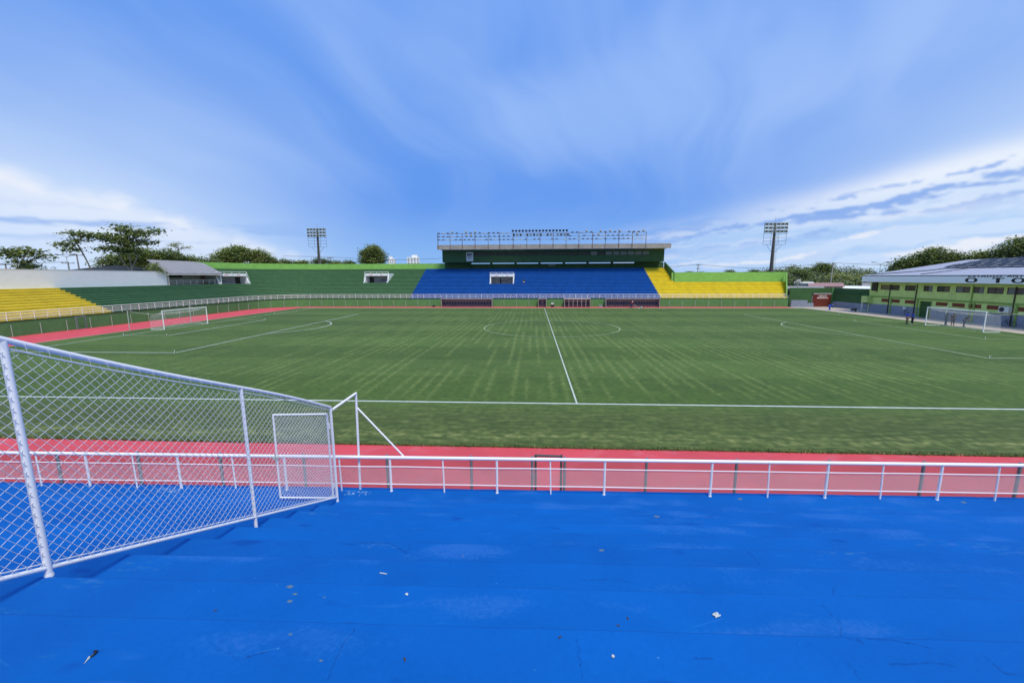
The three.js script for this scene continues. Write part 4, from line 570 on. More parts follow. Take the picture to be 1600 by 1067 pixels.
{ // dividing fence climbing the terrace on the left
  const t = thing('dividing_fence', 'tall white chain-link fence climbing the blue terrace on the left', 'fence'), X = -6.79, ZE = 13.35, bot = (z) => 1.98 + (z - ZE) * 0.44, top = (z) => 4.02 + (z - 13.22) * 0.443 + 0.03 * Math.sin((z - ZE) * 1.1);
  const zs = [ZE, 15.92, 18.54, 21.15], hs = [1.88, 2.87, 4.19, 5.18];
  zs.forEach((z, i) => { const p = part('post', bar([X, hs[i] - 0.02, z], [X, top(z) - 0.02, z], i === 1 ? 0.025 : 0.028, 14), M.white, t); part('foot', new THREE.CylinderGeometry(0.03, 0.034, 0.03, 12).translate(X, hs[i] + 0.005, z), M.white, p); });
  const Z1 = 22.5, line = (f, o) => seq(0, 40).map((i) => { const z = lerp(ZE, Z1, i / 40); return [X, f(z) + o, z]; });
  part('top_rail', tube(line(top, 0), 0.026, 80, 14), M.white, t); part('bottom_rail', tube(line(bot, 0.0), 0.022, 80, 12), M.white, t);
  part('tension_bar', tube(line(top, -0.07), 0.008, 80, 6), M.white, t); part('tension_bar', tube(line(bot, 0.05), 0.006, 80, 6), M.white, t);
  part('lacing', seq(0, 56).map((i) => { const z = ZE + 0.1 + i * 0.16, y = top(z); return tube([[X + 0.028, y - 0.07, z], [X + 0.029, y, z + 0.01], [X - 0.005, y + 0.029, z + 0.02], [X - 0.03, y - 0.02, z + 0.03], [X, y - 0.075, z + 0.035]], 0.0018, 8, 4); }), M.wire, t);
  part('chain_link', diamond(Z1 - ZE, () => 0.03, (s) => top(ZE + s) - 0.085 - bot(ZE + s), 0.096, 0.0027, (s, h, o) => [X + 0.02 + o, bot(ZE + s) + h, ZE + s]), M.wire, t).userData.kind = 'stuff';
  // gateway to the railing
  part('gateway_post', bar([X + 0.02, 1.53, 12.22], [X + 0.06, 4.06, 12.2], 0.028, 12), M.white, t); part('gateway_header', bar([X, 4.0, ZE - 0.1], [X + 0.06, 4.06, 12.2], 0.028, 12), M.white, t); part('diagonal_brace', bar([X + 0.06, 3.7, 12.2], [-5.6, 2.48, 12.26], 0.021, 10), M.white, t);
  const g = thing('wire_gate', 'white framed wire gate standing open behind the dividing fence', 'gate'), zg = 13.37, x0 = -8.07, x1 = -6.87, b = 1.97, h = 3.9;
  part('gate_frame', [bar([x0, b, zg + 0.04], [x0, h, zg + 0.02], 0.021, 10), bar([x1, b, zg], [x1, h + 0.03, zg], 0.021, 10), bar([x0, h, zg + 0.02], [x1, h + 0.03, zg], 0.021, 10), bar([x0, b, zg + 0.04], [x1, b, zg], 0.021, 10)], M.white, g);
  part('chain_link', diamond(x1 - x0, () => b + 0.03, () => h - 0.03, 0.075, 0.0026, (s, y, o) => [x0 + s, y, zg + 0.02 + o]), M.wire, g).userData.kind = 'stuff'; part('latch', [box(0.12, 0.05, 0.05, x0 - 0.02, 2.92, zg + 0.05), bar([x0, 2.8, zg + 0.08], [x0, 3.02, zg + 0.08], 0.012)], M.palePost, g); part('hinge', [bar([x1 + 0.03, 2.2, zg], [x1 + 0.03, 2.32, zg], 0.02), bar([x1 + 0.03, 3.6, zg], [x1 + 0.03, 3.72, zg], 0.02)], M.white, g);
}
{ // litter on the blue steps
  const put = (m, x, k, z, ry = 0) => { m.position.set(x, stepY(k), z - 0.017 * (x - PIV[0])); m.rotation.y = ry; return m; }, scrapG = (seed, w, d, h) => { const g = new THREE.PlaneGeometry(w, d, 6, 5).rotateX(-Math.PI / 2), p = g.attributes.position; for (let i = 0; i < p.count; i++) { const a = N3(p.getX(i) * 60, p.getZ(i) * 60, seed); p.setXYZ(i, p.getX(i) * (1 + 0.5 * N3(p.getZ(i) * 50, seed, 2)), 0.004 + h * Math.abs(a), p.getZ(i) * (1 + 0.5 * N3(p.getX(i) * 50, seed, 9))); } g.computeVertexNormals(); return g; };
  put(single('paper_scrap', scrapG(2, 0.055, 0.04, 0.03), M.line, 'crumpled white paper scrap on the blue step, the largest on the right', 'litter'), -0.93, 8, 18.7, 0.5);
  put(single('paper_scrap', scrapG(5, 0.03, 0.016, 0.012), M.line, 'tiny white paper scrap on the blue step below the straw', 'litter'), -3.46, 8, 18.56, -0.6);
  put(single('plastic_straw', bar([-0.035, 0.006, 0], [0.04, 0.006, 0.012], 0.005, 6), M.line, 'short white straw lying on the blue step', 'litter'), -3.92, 7, 17.91, 0);
  put(single('white_pebble', new THREE.IcosahedronGeometry(0.011, 1).scale(1, 0.8, 1).translate(0, 0.008, 0), M.line, 'round white pebble on the nearest blue step', 'pebble'), -1.89, 9, 19.4);
  const f = put(thing('feather', 'small black and white feather on the blue step at lower left', 'feather'), -5.15, 9, 19.51, 0.3); part('dark_vane', tube([[0, 0.008, -0.04], [0.018, 0.012, -0.03], [0.016, 0.01, -0.01], [0.004, 0.006, 0.0]], 0.007, 10, 5), M.black, f); part('white_tip', new THREE.ConeGeometry(0.007, 0.05, 5).rotateX(Math.PI / 2).translate(0.0, 0.006, 0.024), M.line, f);
  [[-4.96, 18.78, 8], [-1.64, 18.75, 8], [-1.73, 18.82, 8], [-2.21, 19.27, 9], [-3.18, 19.46, 9], [0.05, 12.56, 0]].forEach(([x, z, k], i) => put(single('leaf_bit', scrapG(11 + i, 0.028, 0.010, 0.008), M.brown, ['dark dry leaf bit right of the feather on the blue steps', 'upper of two dark leaf bits left of the largest paper scrap', 'lower of two dark leaf bits left of the largest paper scrap', 'dark leaf bit left of the white pebble on the blue steps', 'dark leaf bit at the bottom edge of the blue steps', 'dark leaf bit by the railing on the blue terrace'][i], 'leaf', 'dry leaf bits on the blue steps'), x, k, z, i * 1.3));
}

// ------------------------------------------------------------------ trees
const leafMat = new THREE.MeshPhysicalMaterial({ vertexColors: true, roughness: 0.9, transmission: 0.35, thickness: 0, side: THREE.DoubleSide });
function foliage(blobs, nClump, perClump, leaf, seed, tone, flat = 0.5) {   // leaf-sized faces gathered in clumps through the crown
  const r = rng(seed), n = nClump * perClump, P = new Float32Array(n * 12), Nn = new Float32Array(n * 12), C = new Float32Array(n * 12), U = new Float32Array(n * 8), I = new Uint32Array(n * 6); let w = 0;
  const vol = blobs.map((b) => Math.cbrt(b[3] * b[4] * b[5]) ** 2.3), tot = vol.reduce((a, b) => a + b, 0), nrm = new THREE.Vector3(), a = new THREE.Vector3(), b2 = new THREE.Vector3();
  for (let c = 0; c < nClump; c++) {
    let q = r() * tot, bi = 0; while (q > vol[bi] && bi < blobs.length - 1) q -= vol[bi++];
    const b = blobs[bi], th = r() * 6.2832, cu = 2 * r() - 1, su = Math.sqrt(1 - cu * cu), rad = Math.pow(r(), 0.38) * (0.86 + 0.3 * r()), cx = b[0] + b[3] * rad * su * Math.cos(th), cy = b[1] + b[4] * rad * cu, cz = b[2] + b[5] * rad * su * Math.sin(th), cr = leaf * (1.5 + 1.9 * r()), hue = r(), lum = 0.75 + 0.5 * r();
    for (let k = 0; k < perClump; k++) {
      const L = leaf * (0.55 + 0.7 * r()), x = cx + (r() + r() - 1) * cr * 1.4, y = cy + (r() + r() - 1) * cr * (1 - flat * 0.6), z = cz + (r() + r() - 1) * cr * 1.4;
      nrm.set(r() - 0.5, 0.25 + r() * 0.9, r() - 0.5).normalize(); a.set(r() - 0.5, r() - 0.5, r() - 0.5).cross(nrm).normalize(); b2.copy(nrm).cross(a);
      const lv = lum * (0.85 + 0.3 * r()), col = [tone[0] * lv * (1 + 0.5 * hue), tone[1] * lv * (1 + 0.12 * hue), tone[2] * lv];
      [[-0.5, 0], [0, -0.32], [0.5, 0.04], [0, 0.34]].forEach(([s, t], m) => { const o = (w * 4 + m) * 3, up = m % 2 ? 0 : -0.1 * L; P[o] = x + a.x * s * L + b2.x * t * L; P[o + 1] = y + a.y * s * L + b2.y * t * L + up; P[o + 2] = z + a.z * s * L + b2.z * t * L; Nn[o] = nrm.x; Nn[o + 1] = nrm.y; Nn[o + 2] = nrm.z; C[o] = col[0]; C[o + 1] = col[1]; C[o + 2] = col[2]; });
      I.set([w * 4, w * 4 + 1, w * 4 + 2, w * 4, w * 4 + 2, w * 4 + 3], w * 6); w++;
    }
  }
  const g = new THREE.BufferGeometry(); g.setAttribute('position', new THREE.BufferAttribute(P, 3)); g.setAttribute('normal', new THREE.BufferAttribute(Nn, 3)); g.setAttribute('color', new THREE.BufferAttribute(C, 3)); g.setAttribute('uv', new THREE.BufferAttribute(U, 2)); g.setIndex(new THREE.BufferAttribute(I, 1)); return g;
}
const DKG = [0.115, 0.185, 0.022], MDG = [0.165, 0.25, 0.032], LTG = [0.20, 0.28, 0.05];
let treeSeed = 500;
function tree(name, label, pos, blobs, o = {}) {
  const { clumps = 170, per = 15, leaf = 0.42, tone = MDG, tr = 0.22, fork = 0.55, mat = M.trunk, flat = 0.5, group = 'trees beyond the stadium', stems } = o, t = thing(name, label, 'tree', pos, 0, group), r = rng(treeSeed++);
  const base = Math.min(...blobs.map((b) => b[1] - b[4])), fy = Math.max(0.6, base + 0.3), gs = [], f = [r() * 0.4 - 0.2, fy, r() * 0.4 - 0.2];
  if (stems) for (const s of stems) gs.push(tube(s, tr * 0.6, 14, 7)); else gs.push(bar([0, 0, 0], f, tr, 8, tr * 0.7));
  part('trunk', gs, mat, t);
  const br = []; for (const b of blobs) { const from = stems ? stems[Math.floor(r() * stems.length)].slice(-1)[0] : f; for (let k = 0; k < 3; k++) { const e = [b[0] + (r() - 0.5) * b[3] * 1.3, b[1] + (r() - 0.3) * b[4] * 0.9, b[2] + (r() - 0.5) * b[5] * 1.3], md = [lerp(from[0], e[0], 0.5) + (r() - 0.5) * 0.5, lerp(from[1], e[1], 0.6), lerp(from[2], e[2], 0.5) + (r() - 0.5) * 0.5]; br.push(tube([from, md, e], tr * 0.26, 8, 5)); } }
  part('branches', br, mat, t); part('crown', foliage(blobs, Math.round(clumps * 1.5), Math.round(per * 1.5), leaf * 1.15, treeSeed * 13, tone, flat), leafMat, t); return t;
}
// left, beyond the white wall
tree('shade_tree', 'spreading tree at the far left edge above the white wall', [-98.4, -0.3, -50.6], [[-1.5, 12.0, -0.6, 2.2, 0.9, 1.6], [0.8, 12.2, -1.6, 1.9, 0.8, 1.4], [2.2, 11.3, -2.6, 1.3, 0.55, 1.0], [0.2, 10.0, -1.0, 1.1, 0.7, 1.0], [0.6, 9.0, -1.4, 1.5, 0.6, 1.2]], { clumps: 62, per: 11, leaf: 0.52, tone: DKG, flat: 0.8 });
tree('tall_tree', 'tallest open-crowned tree above the white wall on the left', [-88.2, -0.3, -62.3], [[-2.0, 15.6, 1.6, 2.4, 0.8, 2.2], [0.4, 18.0, -0.2, 1.5, 0.5, 1.5], [1.0, 16.6, -0.8, 2.6, 0.8, 2.4], [2.6, 17.2, -2.8, 1.9, 0.55, 1.8], [0.0, 14.8, 0.2, 2.8, 0.9, 2.6], [2.4, 15.0, -2.0, 1.7, 0.8, 1.6], [-1.6, 13.2, 1.8, 2.4, 0.6, 2.2], [0.4, 13.0, 0, 2.0, 0.9, 1.8], [-0.6, 17.2, 0.8, 1.4, 0.5, 1.2]], { clumps: 150, per: 11, leaf: 0.52, tone: DKG, tr: 0.2, flat: 1, mat: M.paleTrunk, stems: [[[0, 0, 0], [0.1, 8.5, 0.2], [0.6, 10.5, -0.4], [1.3, 12.5, -1.0]], [[-0.3, 0, 0.2], [-0.3, 8.8, 0.2], [-0.9, 10.8, 0.8], [-1.3, 12.6, 1.2]], [[0.1, 0, 0], [0.2, 8.6, 0], [0.0, 11, 0], [0.2, 13.2, 0.2]]] });
tree('slim_tree', 'slim tree on a single bent stem left of the tallest tree', [-92.7, -0.3, -57.3], [[-0.5, 16.0, 0.6, 1.7, 0.5, 1.5], [1.2, 15.6, -1.0, 1.4, 0.5, 1.3], [-1.6, 13.7, 1.6, 1.5, 0.45, 1.4], [-0.4, 14.6, 0.6, 1.2, 0.4, 1.2], [-1.2, 12.8, 1.2, 1.2, 0.35, 1.2]], { clumps: 48, per: 10, leaf: 0.48, tone: DKG, flat: 1, tr: 0.2, stems: [[[0.7, 0, -0.4], [0.6, 9, -0.3], [0.1, 11.5, 0], [-0.5, 14.0, 0.5]]] });
[[200, [-97.5, -70.2], 13.0, 3.6, 'dense dark tree directly behind the tallest tree'], [226, [-94.7, -72.7], 13.9, 3.4, 'dense dark tree left of the cabin roof'], [262, [-91.6, -75.7], 13.9, 3.2, 'dense dark tree rising behind the cabin roof'], [300, [-88.2, -78.7], 12.5, 2.8, 'lower dense tree behind the right end of the cabin roof'], [327, [-85.8, -80.9], 11.7, 2.3, 'smallest dense tree right of the cabin roof']].forEach(([, [x, z], h, w, lb], i) => tree('dense_tree', lb, [x, -0.3, z], [[0, h - 1.5, 0, w, 1.7, w], [-w * 0.5, h - 2.6, w * 0.4, w * 0.8, 1.8, w * 0.8], [w * 0.5, h - 2.9, -w * 0.5, w * 0.8, 1.8, w * 0.8], [0, h - 4.2, 0, w, 1.6, w]], { clumps: 260, per: 14, leaf: 0.42, tone: i % 2 ? MDG : DKG }));
tree('feathery_tree', 'thin feathery half-bare tree showing above the cabin roof', [-94.2, -0.3, -81.4], [[-1, 15.4, 0.8, 1.6, 0.6, 1.4], [1.2, 14.9, -1, 1.6, 0.6, 1.4], [0, 15.9, 0, 1.3, 0.4, 1.2]], { clumps: 40, per: 7, leaf: 0.22, tone: LTG, mat: M.paleTrunk });
[[-92.2, -96, 15.2, 3.2, MDG, 'broad green tree right of the cabin above the lime parapet'], [-90.2, -97.6, 16.6, 3.0, MDG, 'tallest of the bushy trees above the lime parapet'], [-86.0, -100.4, 15.6, 2.6, LTG, 'pale leafy tree at the right of the bushy group'], [-83.6, -102.2, 13.4, 1.9, MDG, 'low tree ending the bushy group on the right']].forEach(([x, z, h, w, tone, lb]) => tree('bushy_tree', lb, [x, -0.3, z], [[0, h - 1.2, 0, w * 0.8, 1.2, w * 0.8], [-w * 0.55, h - 2.3, w * 0.3, w * 0.75, 1.4, w * 0.7], [w * 0.55, h - 2.4, -w * 0.3, w * 0.75, 1.4, w * 0.7], [0, h - 3.6, 0, w, 1.6, w]], { clumps: 230, per: 13, leaf: 0.42, tone }));
[[-84.0, -110.2, 13.1, 2.4, 'first low treetop left of the left light tower'], [-79.6, -112.8, 12.9, 2.0, 'low treetop touching the left light tower mast'], [-74.6, -115.5, 13.7, 2.0, 'treetop just right of the left light tower mast'], [-70.6, -117.5, 12.8, 1.8, 'small treetop between the light tower and the round tree'], [-66.8, -119.4, 12.9, 1.9, 'small treetop next to the round tree']].forEach(([x, z, h, w, lb], i) => tree('low_tree', lb, [x, -0.3, z], [[0, h - 0.9, 0, w, 0.9, w], [w * 0.6, h - 1.5, 0, w * 0.7, 0.9, w * 0.7], [-w * 0.6, h - 1.7, 0, w * 0.8, 0.9, w * 0.8]], { clumps: 90, per: 12, leaf: 0.4, tone: i % 2 ? MDG : DKG }));
tree('round_tree', 'round dense tree standing alone left of the press box', [-54.4, -0.3, -110.3], [[0, 15.6, 0, 2.6, 1.8, 2.6], [-1.8, 14.0, 0.6, 2.0, 1.8, 2.0], [2.0, 13.8, -0.4, 2.1, 1.9, 2.1], [0, 12.4, 0, 3.4, 1.8, 3.0], [-3.3, 12.2, 0, 1.0, 1.2, 1.0]], { clumps: 420, per: 14, leaf: 0.42, tone: MDG });
tree('sapling', 'small leafy sapling growing over the end of the white wall', [-74.9, 5.2, -53.9], [[0, 3.4, 0, 0.95, 0.7, 0.95], [0.2, 4.2, 0.1, 0.6, 0.5, 0.6], [0.5, 2.9, -0.5, 0.7, 0.4, 0.6]], { clumps: 60, per: 10, leaf: 0.24, tone: MDG, tr: 0.06 });
// right
[[56.4, -137.9, 9.2], [59.9, -136.5, 8.8], [68.6, -132.8, 9.5], [73.2, -130.6, 8.7], [75.8, -129.3, 9.6], [79, -127.5, 8.9], [82.5, -125.6, 9.0]].forEach(([x, z, h], i) => tree('distant_tree', ['tiny treetop nearest the press box over the lime parapet', 'second tiny treetop over the lime parapet from the left', 'dark treetop in the middle of the lime parapet', 'small treetop left of the right light tower', 'wide treetop beside the right light tower', 'treetop just right of the right light tower', 'last treetop before the end of the lime parapet'][i], [x, -0.3, z], [[0, h - 0.7, 0, 1.5, 0.6, 1.5], [0.8, h - 1.3, 0, 1.3, 0.7, 1.2]], { clumps: 40, per: 10, leaf: 0.38, tone: DKG, flat: 0.9 }));
[[73.9, -68.4, 9.3, 1.8], [75.6, -66.8, 10.9, 2.2], [77.2, -65.6, 11.9, 2.4], [79.4, -63.8, 11.0, 2.1], [81.8, -61.6, 11.0, 1.9], [83.6, -59.8, 11.6, 2.2], [85.6, -58.2, 13.2, 2.8], [87.6, -55.0, 14.4, 3.4]].forEach(([x, z, h, w], i) => tree('dark_tree', ['leftmost dark tree rising behind the tin roof', 'second dark tree behind the tin roof from the left', 'highest dark tree of the left clump behind the tin roof', 'dark tree at the right of the clump behind the tin roof', 'sparse tree in the dip behind the solar panels', 'tree behind the middle of the solar panels', 'large dark tree behind the solar panels', 'largest dark tree at the right edge behind the roof'][i], [-2.39 + (x + 2.39) * 1.12, -0.3, 21.65 + (z - 21.65) * 1.12], [[0, (h - 6.86) * 1.12 + 6.2, 0, w, 1.3, w], [-w * 0.6, (h - 6.86) * 1.12 + 5.0, 0.5, w * 0.8, 1.5, w * 0.8], [w * 0.6, (h - 6.86) * 1.12 + 4.8, -0.5, w * 0.8, 1.5, w * 0.8], [0, 9, 0, w, 2.2, w]], { clumps: 250, per: 13, leaf: 0.4, tone: i % 3 === 1 ? MDG : DKG }));
{ // the wood on the rise beyond the right-hand corner: one mass
  const r = rng(61), bl = []; for (let i = 0; i < 70; i++) { const ad = lerp(29.8, 41, r()), a = ad / 57.2958, dd = lerp(150, 330, r()), top = 5.2 + ((dd - 150) * 0.042 + 3 * N3(a * 40, dd * 0.03, 2)) * sm(41, 35, ad); bl.push([-2.4 + Math.sin(a) * dd, top - 2.4, 21.6 - Math.cos(a) * dd, 4 + 2.5 * r(), 2.6 + r(), 4 + 2 * r()], [-2.4 + Math.sin(a) * dd, top - 6.5, 21.6 - Math.cos(a) * dd, 5, 3, 5]); }
  single('far_woodland', foliage(bl, 3000, 13, 1.0, 4242, [0.09, 0.145, 0.032]), leafMat, 'dark mass of woodland on the rise beyond the right-hand corner', 'woodland', null, 'stuff');
}
[[29.3, 165, 9.3, 'umbrella-shaped tree above the wood by the end of the lime wall'], [31.6, 190, 9.6, 'round treetop over the satellite dish'], [35.2, 180, 7.8, 'lighter green tree right of the leaning power pole'], [37.2, 175, 7.2, 'light green tree by the corner of the white fascia'], [33.8, 230, 12.6, 'highest far treetop right of the leaning power pole']].forEach(([a, d, h, lb], i) => tree('wood_tree', lb, [-2.4 + Math.sin(a / 57.2958) * d, -0.3, 21.6 - Math.cos(a / 57.2958) * d], [[0, h - 1.3, 0, 3.2, 1.2, 3], [1.6, h - 2.6, 0, 2.6, 1.5, 2.4], [-1.8, h - 3, 0, 2.6, 1.6, 2.4]], { clumps: 150, per: 12, leaf: 0.6, tone: i === 2 || i === 3 ? LTG : DKG, group: 'single trees at the far wood' }));

// ------------------------------------------------------------------ things beyond the walls
function house(label, x, z, turn, w, d, h, rh, wallM, roofM) {
  const t = thing('house', label, 'house', [x, -0.3, z], turn, 'houses beyond the corner wall'); part('wall', box(w, h, d, 0, h / 2, 0), wallM, t);
  const s = new THREE.Shape(); s.moveTo(-d / 2 - 0.4, 0); s.lineTo(0, rh); s.lineTo(d / 2 + 0.4, 0); s.lineTo(d / 2 + 0.4, -0.14); s.lineTo(-d / 2 - 0.4, -0.14); s.closePath(); part('roof', metre(new THREE.ExtrudeGeometry(s, { depth: w + 0.6, bevelEnabled: false }).translate(0, 0, -w / 2 - 0.3).rotateY(Math.PI / 2).translate(0, h + 0.15, 0)), roofM, t);
  for (const q of [-0.28, 0.28]) part('window', box(w * 0.16, 0.9, 0.06, q * w, h - 1.0, d / 2 + 0.03), M.darkGlass, t);
}
house('pink-roofed house above the red gate beyond the corner wall', 70.5, -85.5, -0.5, 6.5, 5, 4.5, 0.8, M.cream, paint(0.42, 0.24, 0.22)); house('pale green house beside the satellite dish', 67.5, -89, -0.5, 3.5, 4, 5.2, 0.3, paint(0.5, 0.6, 0.52), M.cream);
house('long low house with white roof beyond the corner wall', 76.5, -83.5, -0.6, 9, 5, 4.0, 0.55, M.grey, M.fascia); house('grey-roofed house by the corner of the lime building', 84, -84.5, -0.6, 8, 5, 4.3, 0.9, M.cream, M.roofGrey); house('dark low shed behind the left part of the corner wall', 63.5, -84, -0.35, 9, 4, 4.0, 0.5, M.grey, M.roofGrey);
{ const t = thing('satellite_dish', 'large pale satellite dish standing behind the corner wall', 'satellite dish', [60.6, 3.9, -80.0], 0.35); part('dish', new THREE.SphereGeometry(1.6, 20, 8, 0, 6.2832, 0, 0.62).scale(1, 0.8, 1).translate(0, -1.28, 0).rotateX(-Math.PI / 2 + 0.5).rotateX(Math.PI).translate(0, 1.25, 0), M.cream, t); part('mast', bar([0, -1.2, 0], [0, 1.1, -0.1], 0.07), M.palePost, t); part('feed_arm', [bar([0, 0.6, 0.2], [0, 1.5, 0.9], 0.03), bar([0, 1.42, 0.82], [0, 1.58, 0.98], 0.08)], M.black, t); }
{ const t = thing('barn', 'long low shed roof behind the white wall on the left', 'building', [-97, -0.3, -63.5], 0.72); part('wall', box(16, 8.2, 8, 0, 4.1, 0), M.wood, t); const s = new THREE.Shape(); s.moveTo(-8.6, 8.2); s.lineTo(3.5, 9.95); s.lineTo(8.8, 9.3); s.lineTo(8.8, 9.1); s.lineTo(-8.6, 8.0); s.closePath(); part('roof', metre(new THREE.ExtrudeGeometry(s, { depth: 9, bevelEnabled: false }).translate(0, 0, -4.5)), M.roofGrey, t); }
function tower2(label, x, z, w, d, h, off) {
  const t = thing('apartment_tower', label, 'building', [x, -0.3, z], 0.25, 'white apartment towers on the horizon'); part('wall', box(w, h, d, 0, h / 2, 0), M.whiteWall, t); part('roof_block', box(w * 0.45, 3.5, d * 0.6, off, h + 1.7, 0), M.whiteWall, t);
  for (let j = 0; j < 4; j++) for (let i = 0; i < 4; i++) part('window', box(w * 0.13, 1.5, 0.3, lerp(-w * 0.38, w * 0.38, i / 3), h - 2.2 - j * 3.1, d / 2 + 0.1), M.greyBlue, t);
}
tower2('smaller white apartment tower on the horizon beside the round tree', -218.4, -600, 11, 12, 35, -1); tower2('larger white apartment tower on the horizon left of the press box', -185, -600, 18, 14, 37, 2);
function pole(label, x, z, h, lean = 0, arms = 1, y0 = -0.3) { const t = thing('power_pole', label, 'power pole', [x, y0, z], 0.6, 'power poles'); part('mast', bar([lean, 0, 0], [0, h, 0], 0.2, 8, 0.13), M.concrete, t); for (let i = 0; i < arms; i++) part('crossarm', box(2.2, 0.13, 0.13, 0, h - 0.3 - i * 1.1, 0.12), M.wood, t); part('insulator', [-0.9, -0.3, 0.9].map((x2) => new THREE.CylinderGeometry(0.06, 0.08, 0.25, 6).translate(x2, h - 0.12, 0.12)), M.palePost, t); }
pole('leaning power pole above the corner wall on the right', 83.1, -101.6, 10.9, -0.7); pole('power pole with two crossarms behind the lime parapet', 51.8, -118.3, 11.1, 0, 2); pole('power pole left of the slim tree', -104.8, -66.4, 12.6); pole('shorter power pole beside the pole left of the slim tree', -108.6, -67.6, 10.9); pole('power pole in front of the tall tree stems', -99.5, -66.8, 11.9, 0, 1); pole('power pole near the left edge behind the white wall', -114.2, -60.4, 10.4); pole('small dark pole between the light tower and round tree', -73.2, -119.5, 14.2, 0, 1);
function wireRun(label, pts, r = 0.045) { single('power_line', tube(pts, r, 60, 4), M.lampBody, label, 'power line', 'overhead power lines'); }
wireRun('overhead line from the press box to the pole with two crossarms', [[33, 10.0, -124], [42.2, 10.0, -121.6], [51.8, 10.7, -118.3]]); wireRun('overhead line sagging behind the right light tower', [[51.8, 10.7, -118.3], [62, 9.6, -113.8], [69.6, 9.3, -110], [83.1, 10.5, -101.6]]); wireRun('overhead line from the leaning pole towards the tin roof', [[83.1, 10.5, -101.6], [93.5, 9.6, -93.7], [104, 9.9, -85]]);
wireRun('upper overhead line at the left edge', [[-122, 11.0, -46], [-111.5, 11.1, -57.9], [-104.8, 12.3, -66.4]]); wireRun('lower overhead line at the left edge', [[-122, 9.9, -48], [-114.2, 10.0, -60.4], [-108.6, 10.6, -67.6]]); wireRun('overhead line behind the round tree', [[-86, 14.0, -113], [-73.2, 13.9, -119.5], [-52, 12.9, -122], [-30, 13.6, -124]]);
function lamp(label, x, y, z, h) { const t = thing('street_lamp', label, 'street lamp', [x, y, z], 0.4, 'street lamps'); part('mast', bar([0, 0, 0], [0, h, 0], 0.1, 8, 0.06), M.palePost, t); for (let i = 0; i < 4; i++) { const a = i * 1.571 + 0.4, a1 = part('arm', tube([[0, h - 0.15, 0], [Math.cos(a) * 0.8, h + 0.15, Math.sin(a) * 0.8], [Math.cos(a) * 1.5, h + 0.32, Math.sin(a) * 1.5]], 0.05, 8, 5), M.palePost, t); part('lamp_head', rbox(0.7, 0.12, 0.3, 0.05).rotateZ(0.12).rotateY(-a).translate(Math.cos(a) * 1.75, h + 0.34, Math.sin(a) * 1.75), M.lampBody, a1); } }
lamp('four-armed street lamp rising behind the tin roof', 78.8, -0.3, -80, 9.9); lamp('four-armed street lamp left of the slim tree', -105.9, -0.3, -65.2, 12.0);

// ------------------------------------------------------------------ people
function body(joints, bones, cols, seed) {            // tapered capsules joined smoothly, meshed as one surface, coloured by the nearest bone
  const R = 64, lo = [1e9, 1e9, 1e9], hi = [-1e9, -1e9, -1e9]; for (const k in joints) { const j = joints[k]; for (let a = 0; a < 3; a++) { lo[a] = Math.min(lo[a], j[a] - j[3] - 0.06); hi[a] = Math.max(hi[a], j[a] + j[3] + 0.06); } }
  const B = bones.map(([a, b, c]) => [joints[a], joints[b], cols[c]]), sd = (x, y, z, [p, q]) => { const dx = q[0] - p[0], dy = q[1] - p[1], dz = q[2] - p[2], l = dx * dx + dy * dy + dz * dz || 1e-9, t = Math.max(0, Math.min(1, ((x - p[0]) * dx + (y - p[1]) * dy + (z - p[2]) * dz) / l)); return Math.hypot(x - p[0] - dx * t, y - p[1] - dy * t, z - p[2] - dz * t) - lerp(p[3], q[3], t); };
  const mc = new MarchingCubes(R, new THREE.MeshStandardMaterial(), false, false, 60000); mc.isolation = 0; const f = mc.field, wx = (i, a) => lo[a] + (hi[a] - lo[a]) * ((i - R / 2) / (R / 2) + 1) / 2, kS = 0.035;
  for (let k = 0; k < R; k++) for (let j = 0; j < R; j++) for (let i = 0; i < R; i++) { const x = wx(i, 0), y = wx(j, 1), z = wx(k, 2); let s = 0; for (const b of B) { const d = sd(x, y, z, b); if (d < 0.3) s += Math.exp(-d / (kS * 0.5)); } f[k * R * R + j * R + i] = s > 0 ? Math.log(s) * kS * 0.5 : -0.3; }
  mc.update(); const n = mc.count ?? mc.geometry.drawRange.count, P = new Float32Array(n * 3), C = new Float32Array(n * 3);
  for (let i = 0; i < n; i++) { const p = [0, 1, 2].map((a) => lo[a] + (hi[a] - lo[a]) * (mc.positionArray[i * 3 + a] + 1) / 2); P.set(p, i * 3); let best = 9, c = B[0][2]; for (const b of B) { const d = sd(...p, b); if (d < best) { best = d; c = b[2]; } } C.set(c, i * 3); }
  const g = new THREE.BufferGeometry(); g.setAttribute('position', new THREE.BufferAttribute(P, 3)); g.setAttribute('color', new THREE.BufferAttribute(C, 3)); g.setAttribute('uv', new THREE.BufferAttribute(new Float32Array(n * 2), 2)); g.computeVertexNormals(); return g;
}
const skinMat = MAT(1, 1, 1, 0.8, { vertexColors: true }), SKIN = [0.20, 0.10, 0.065];
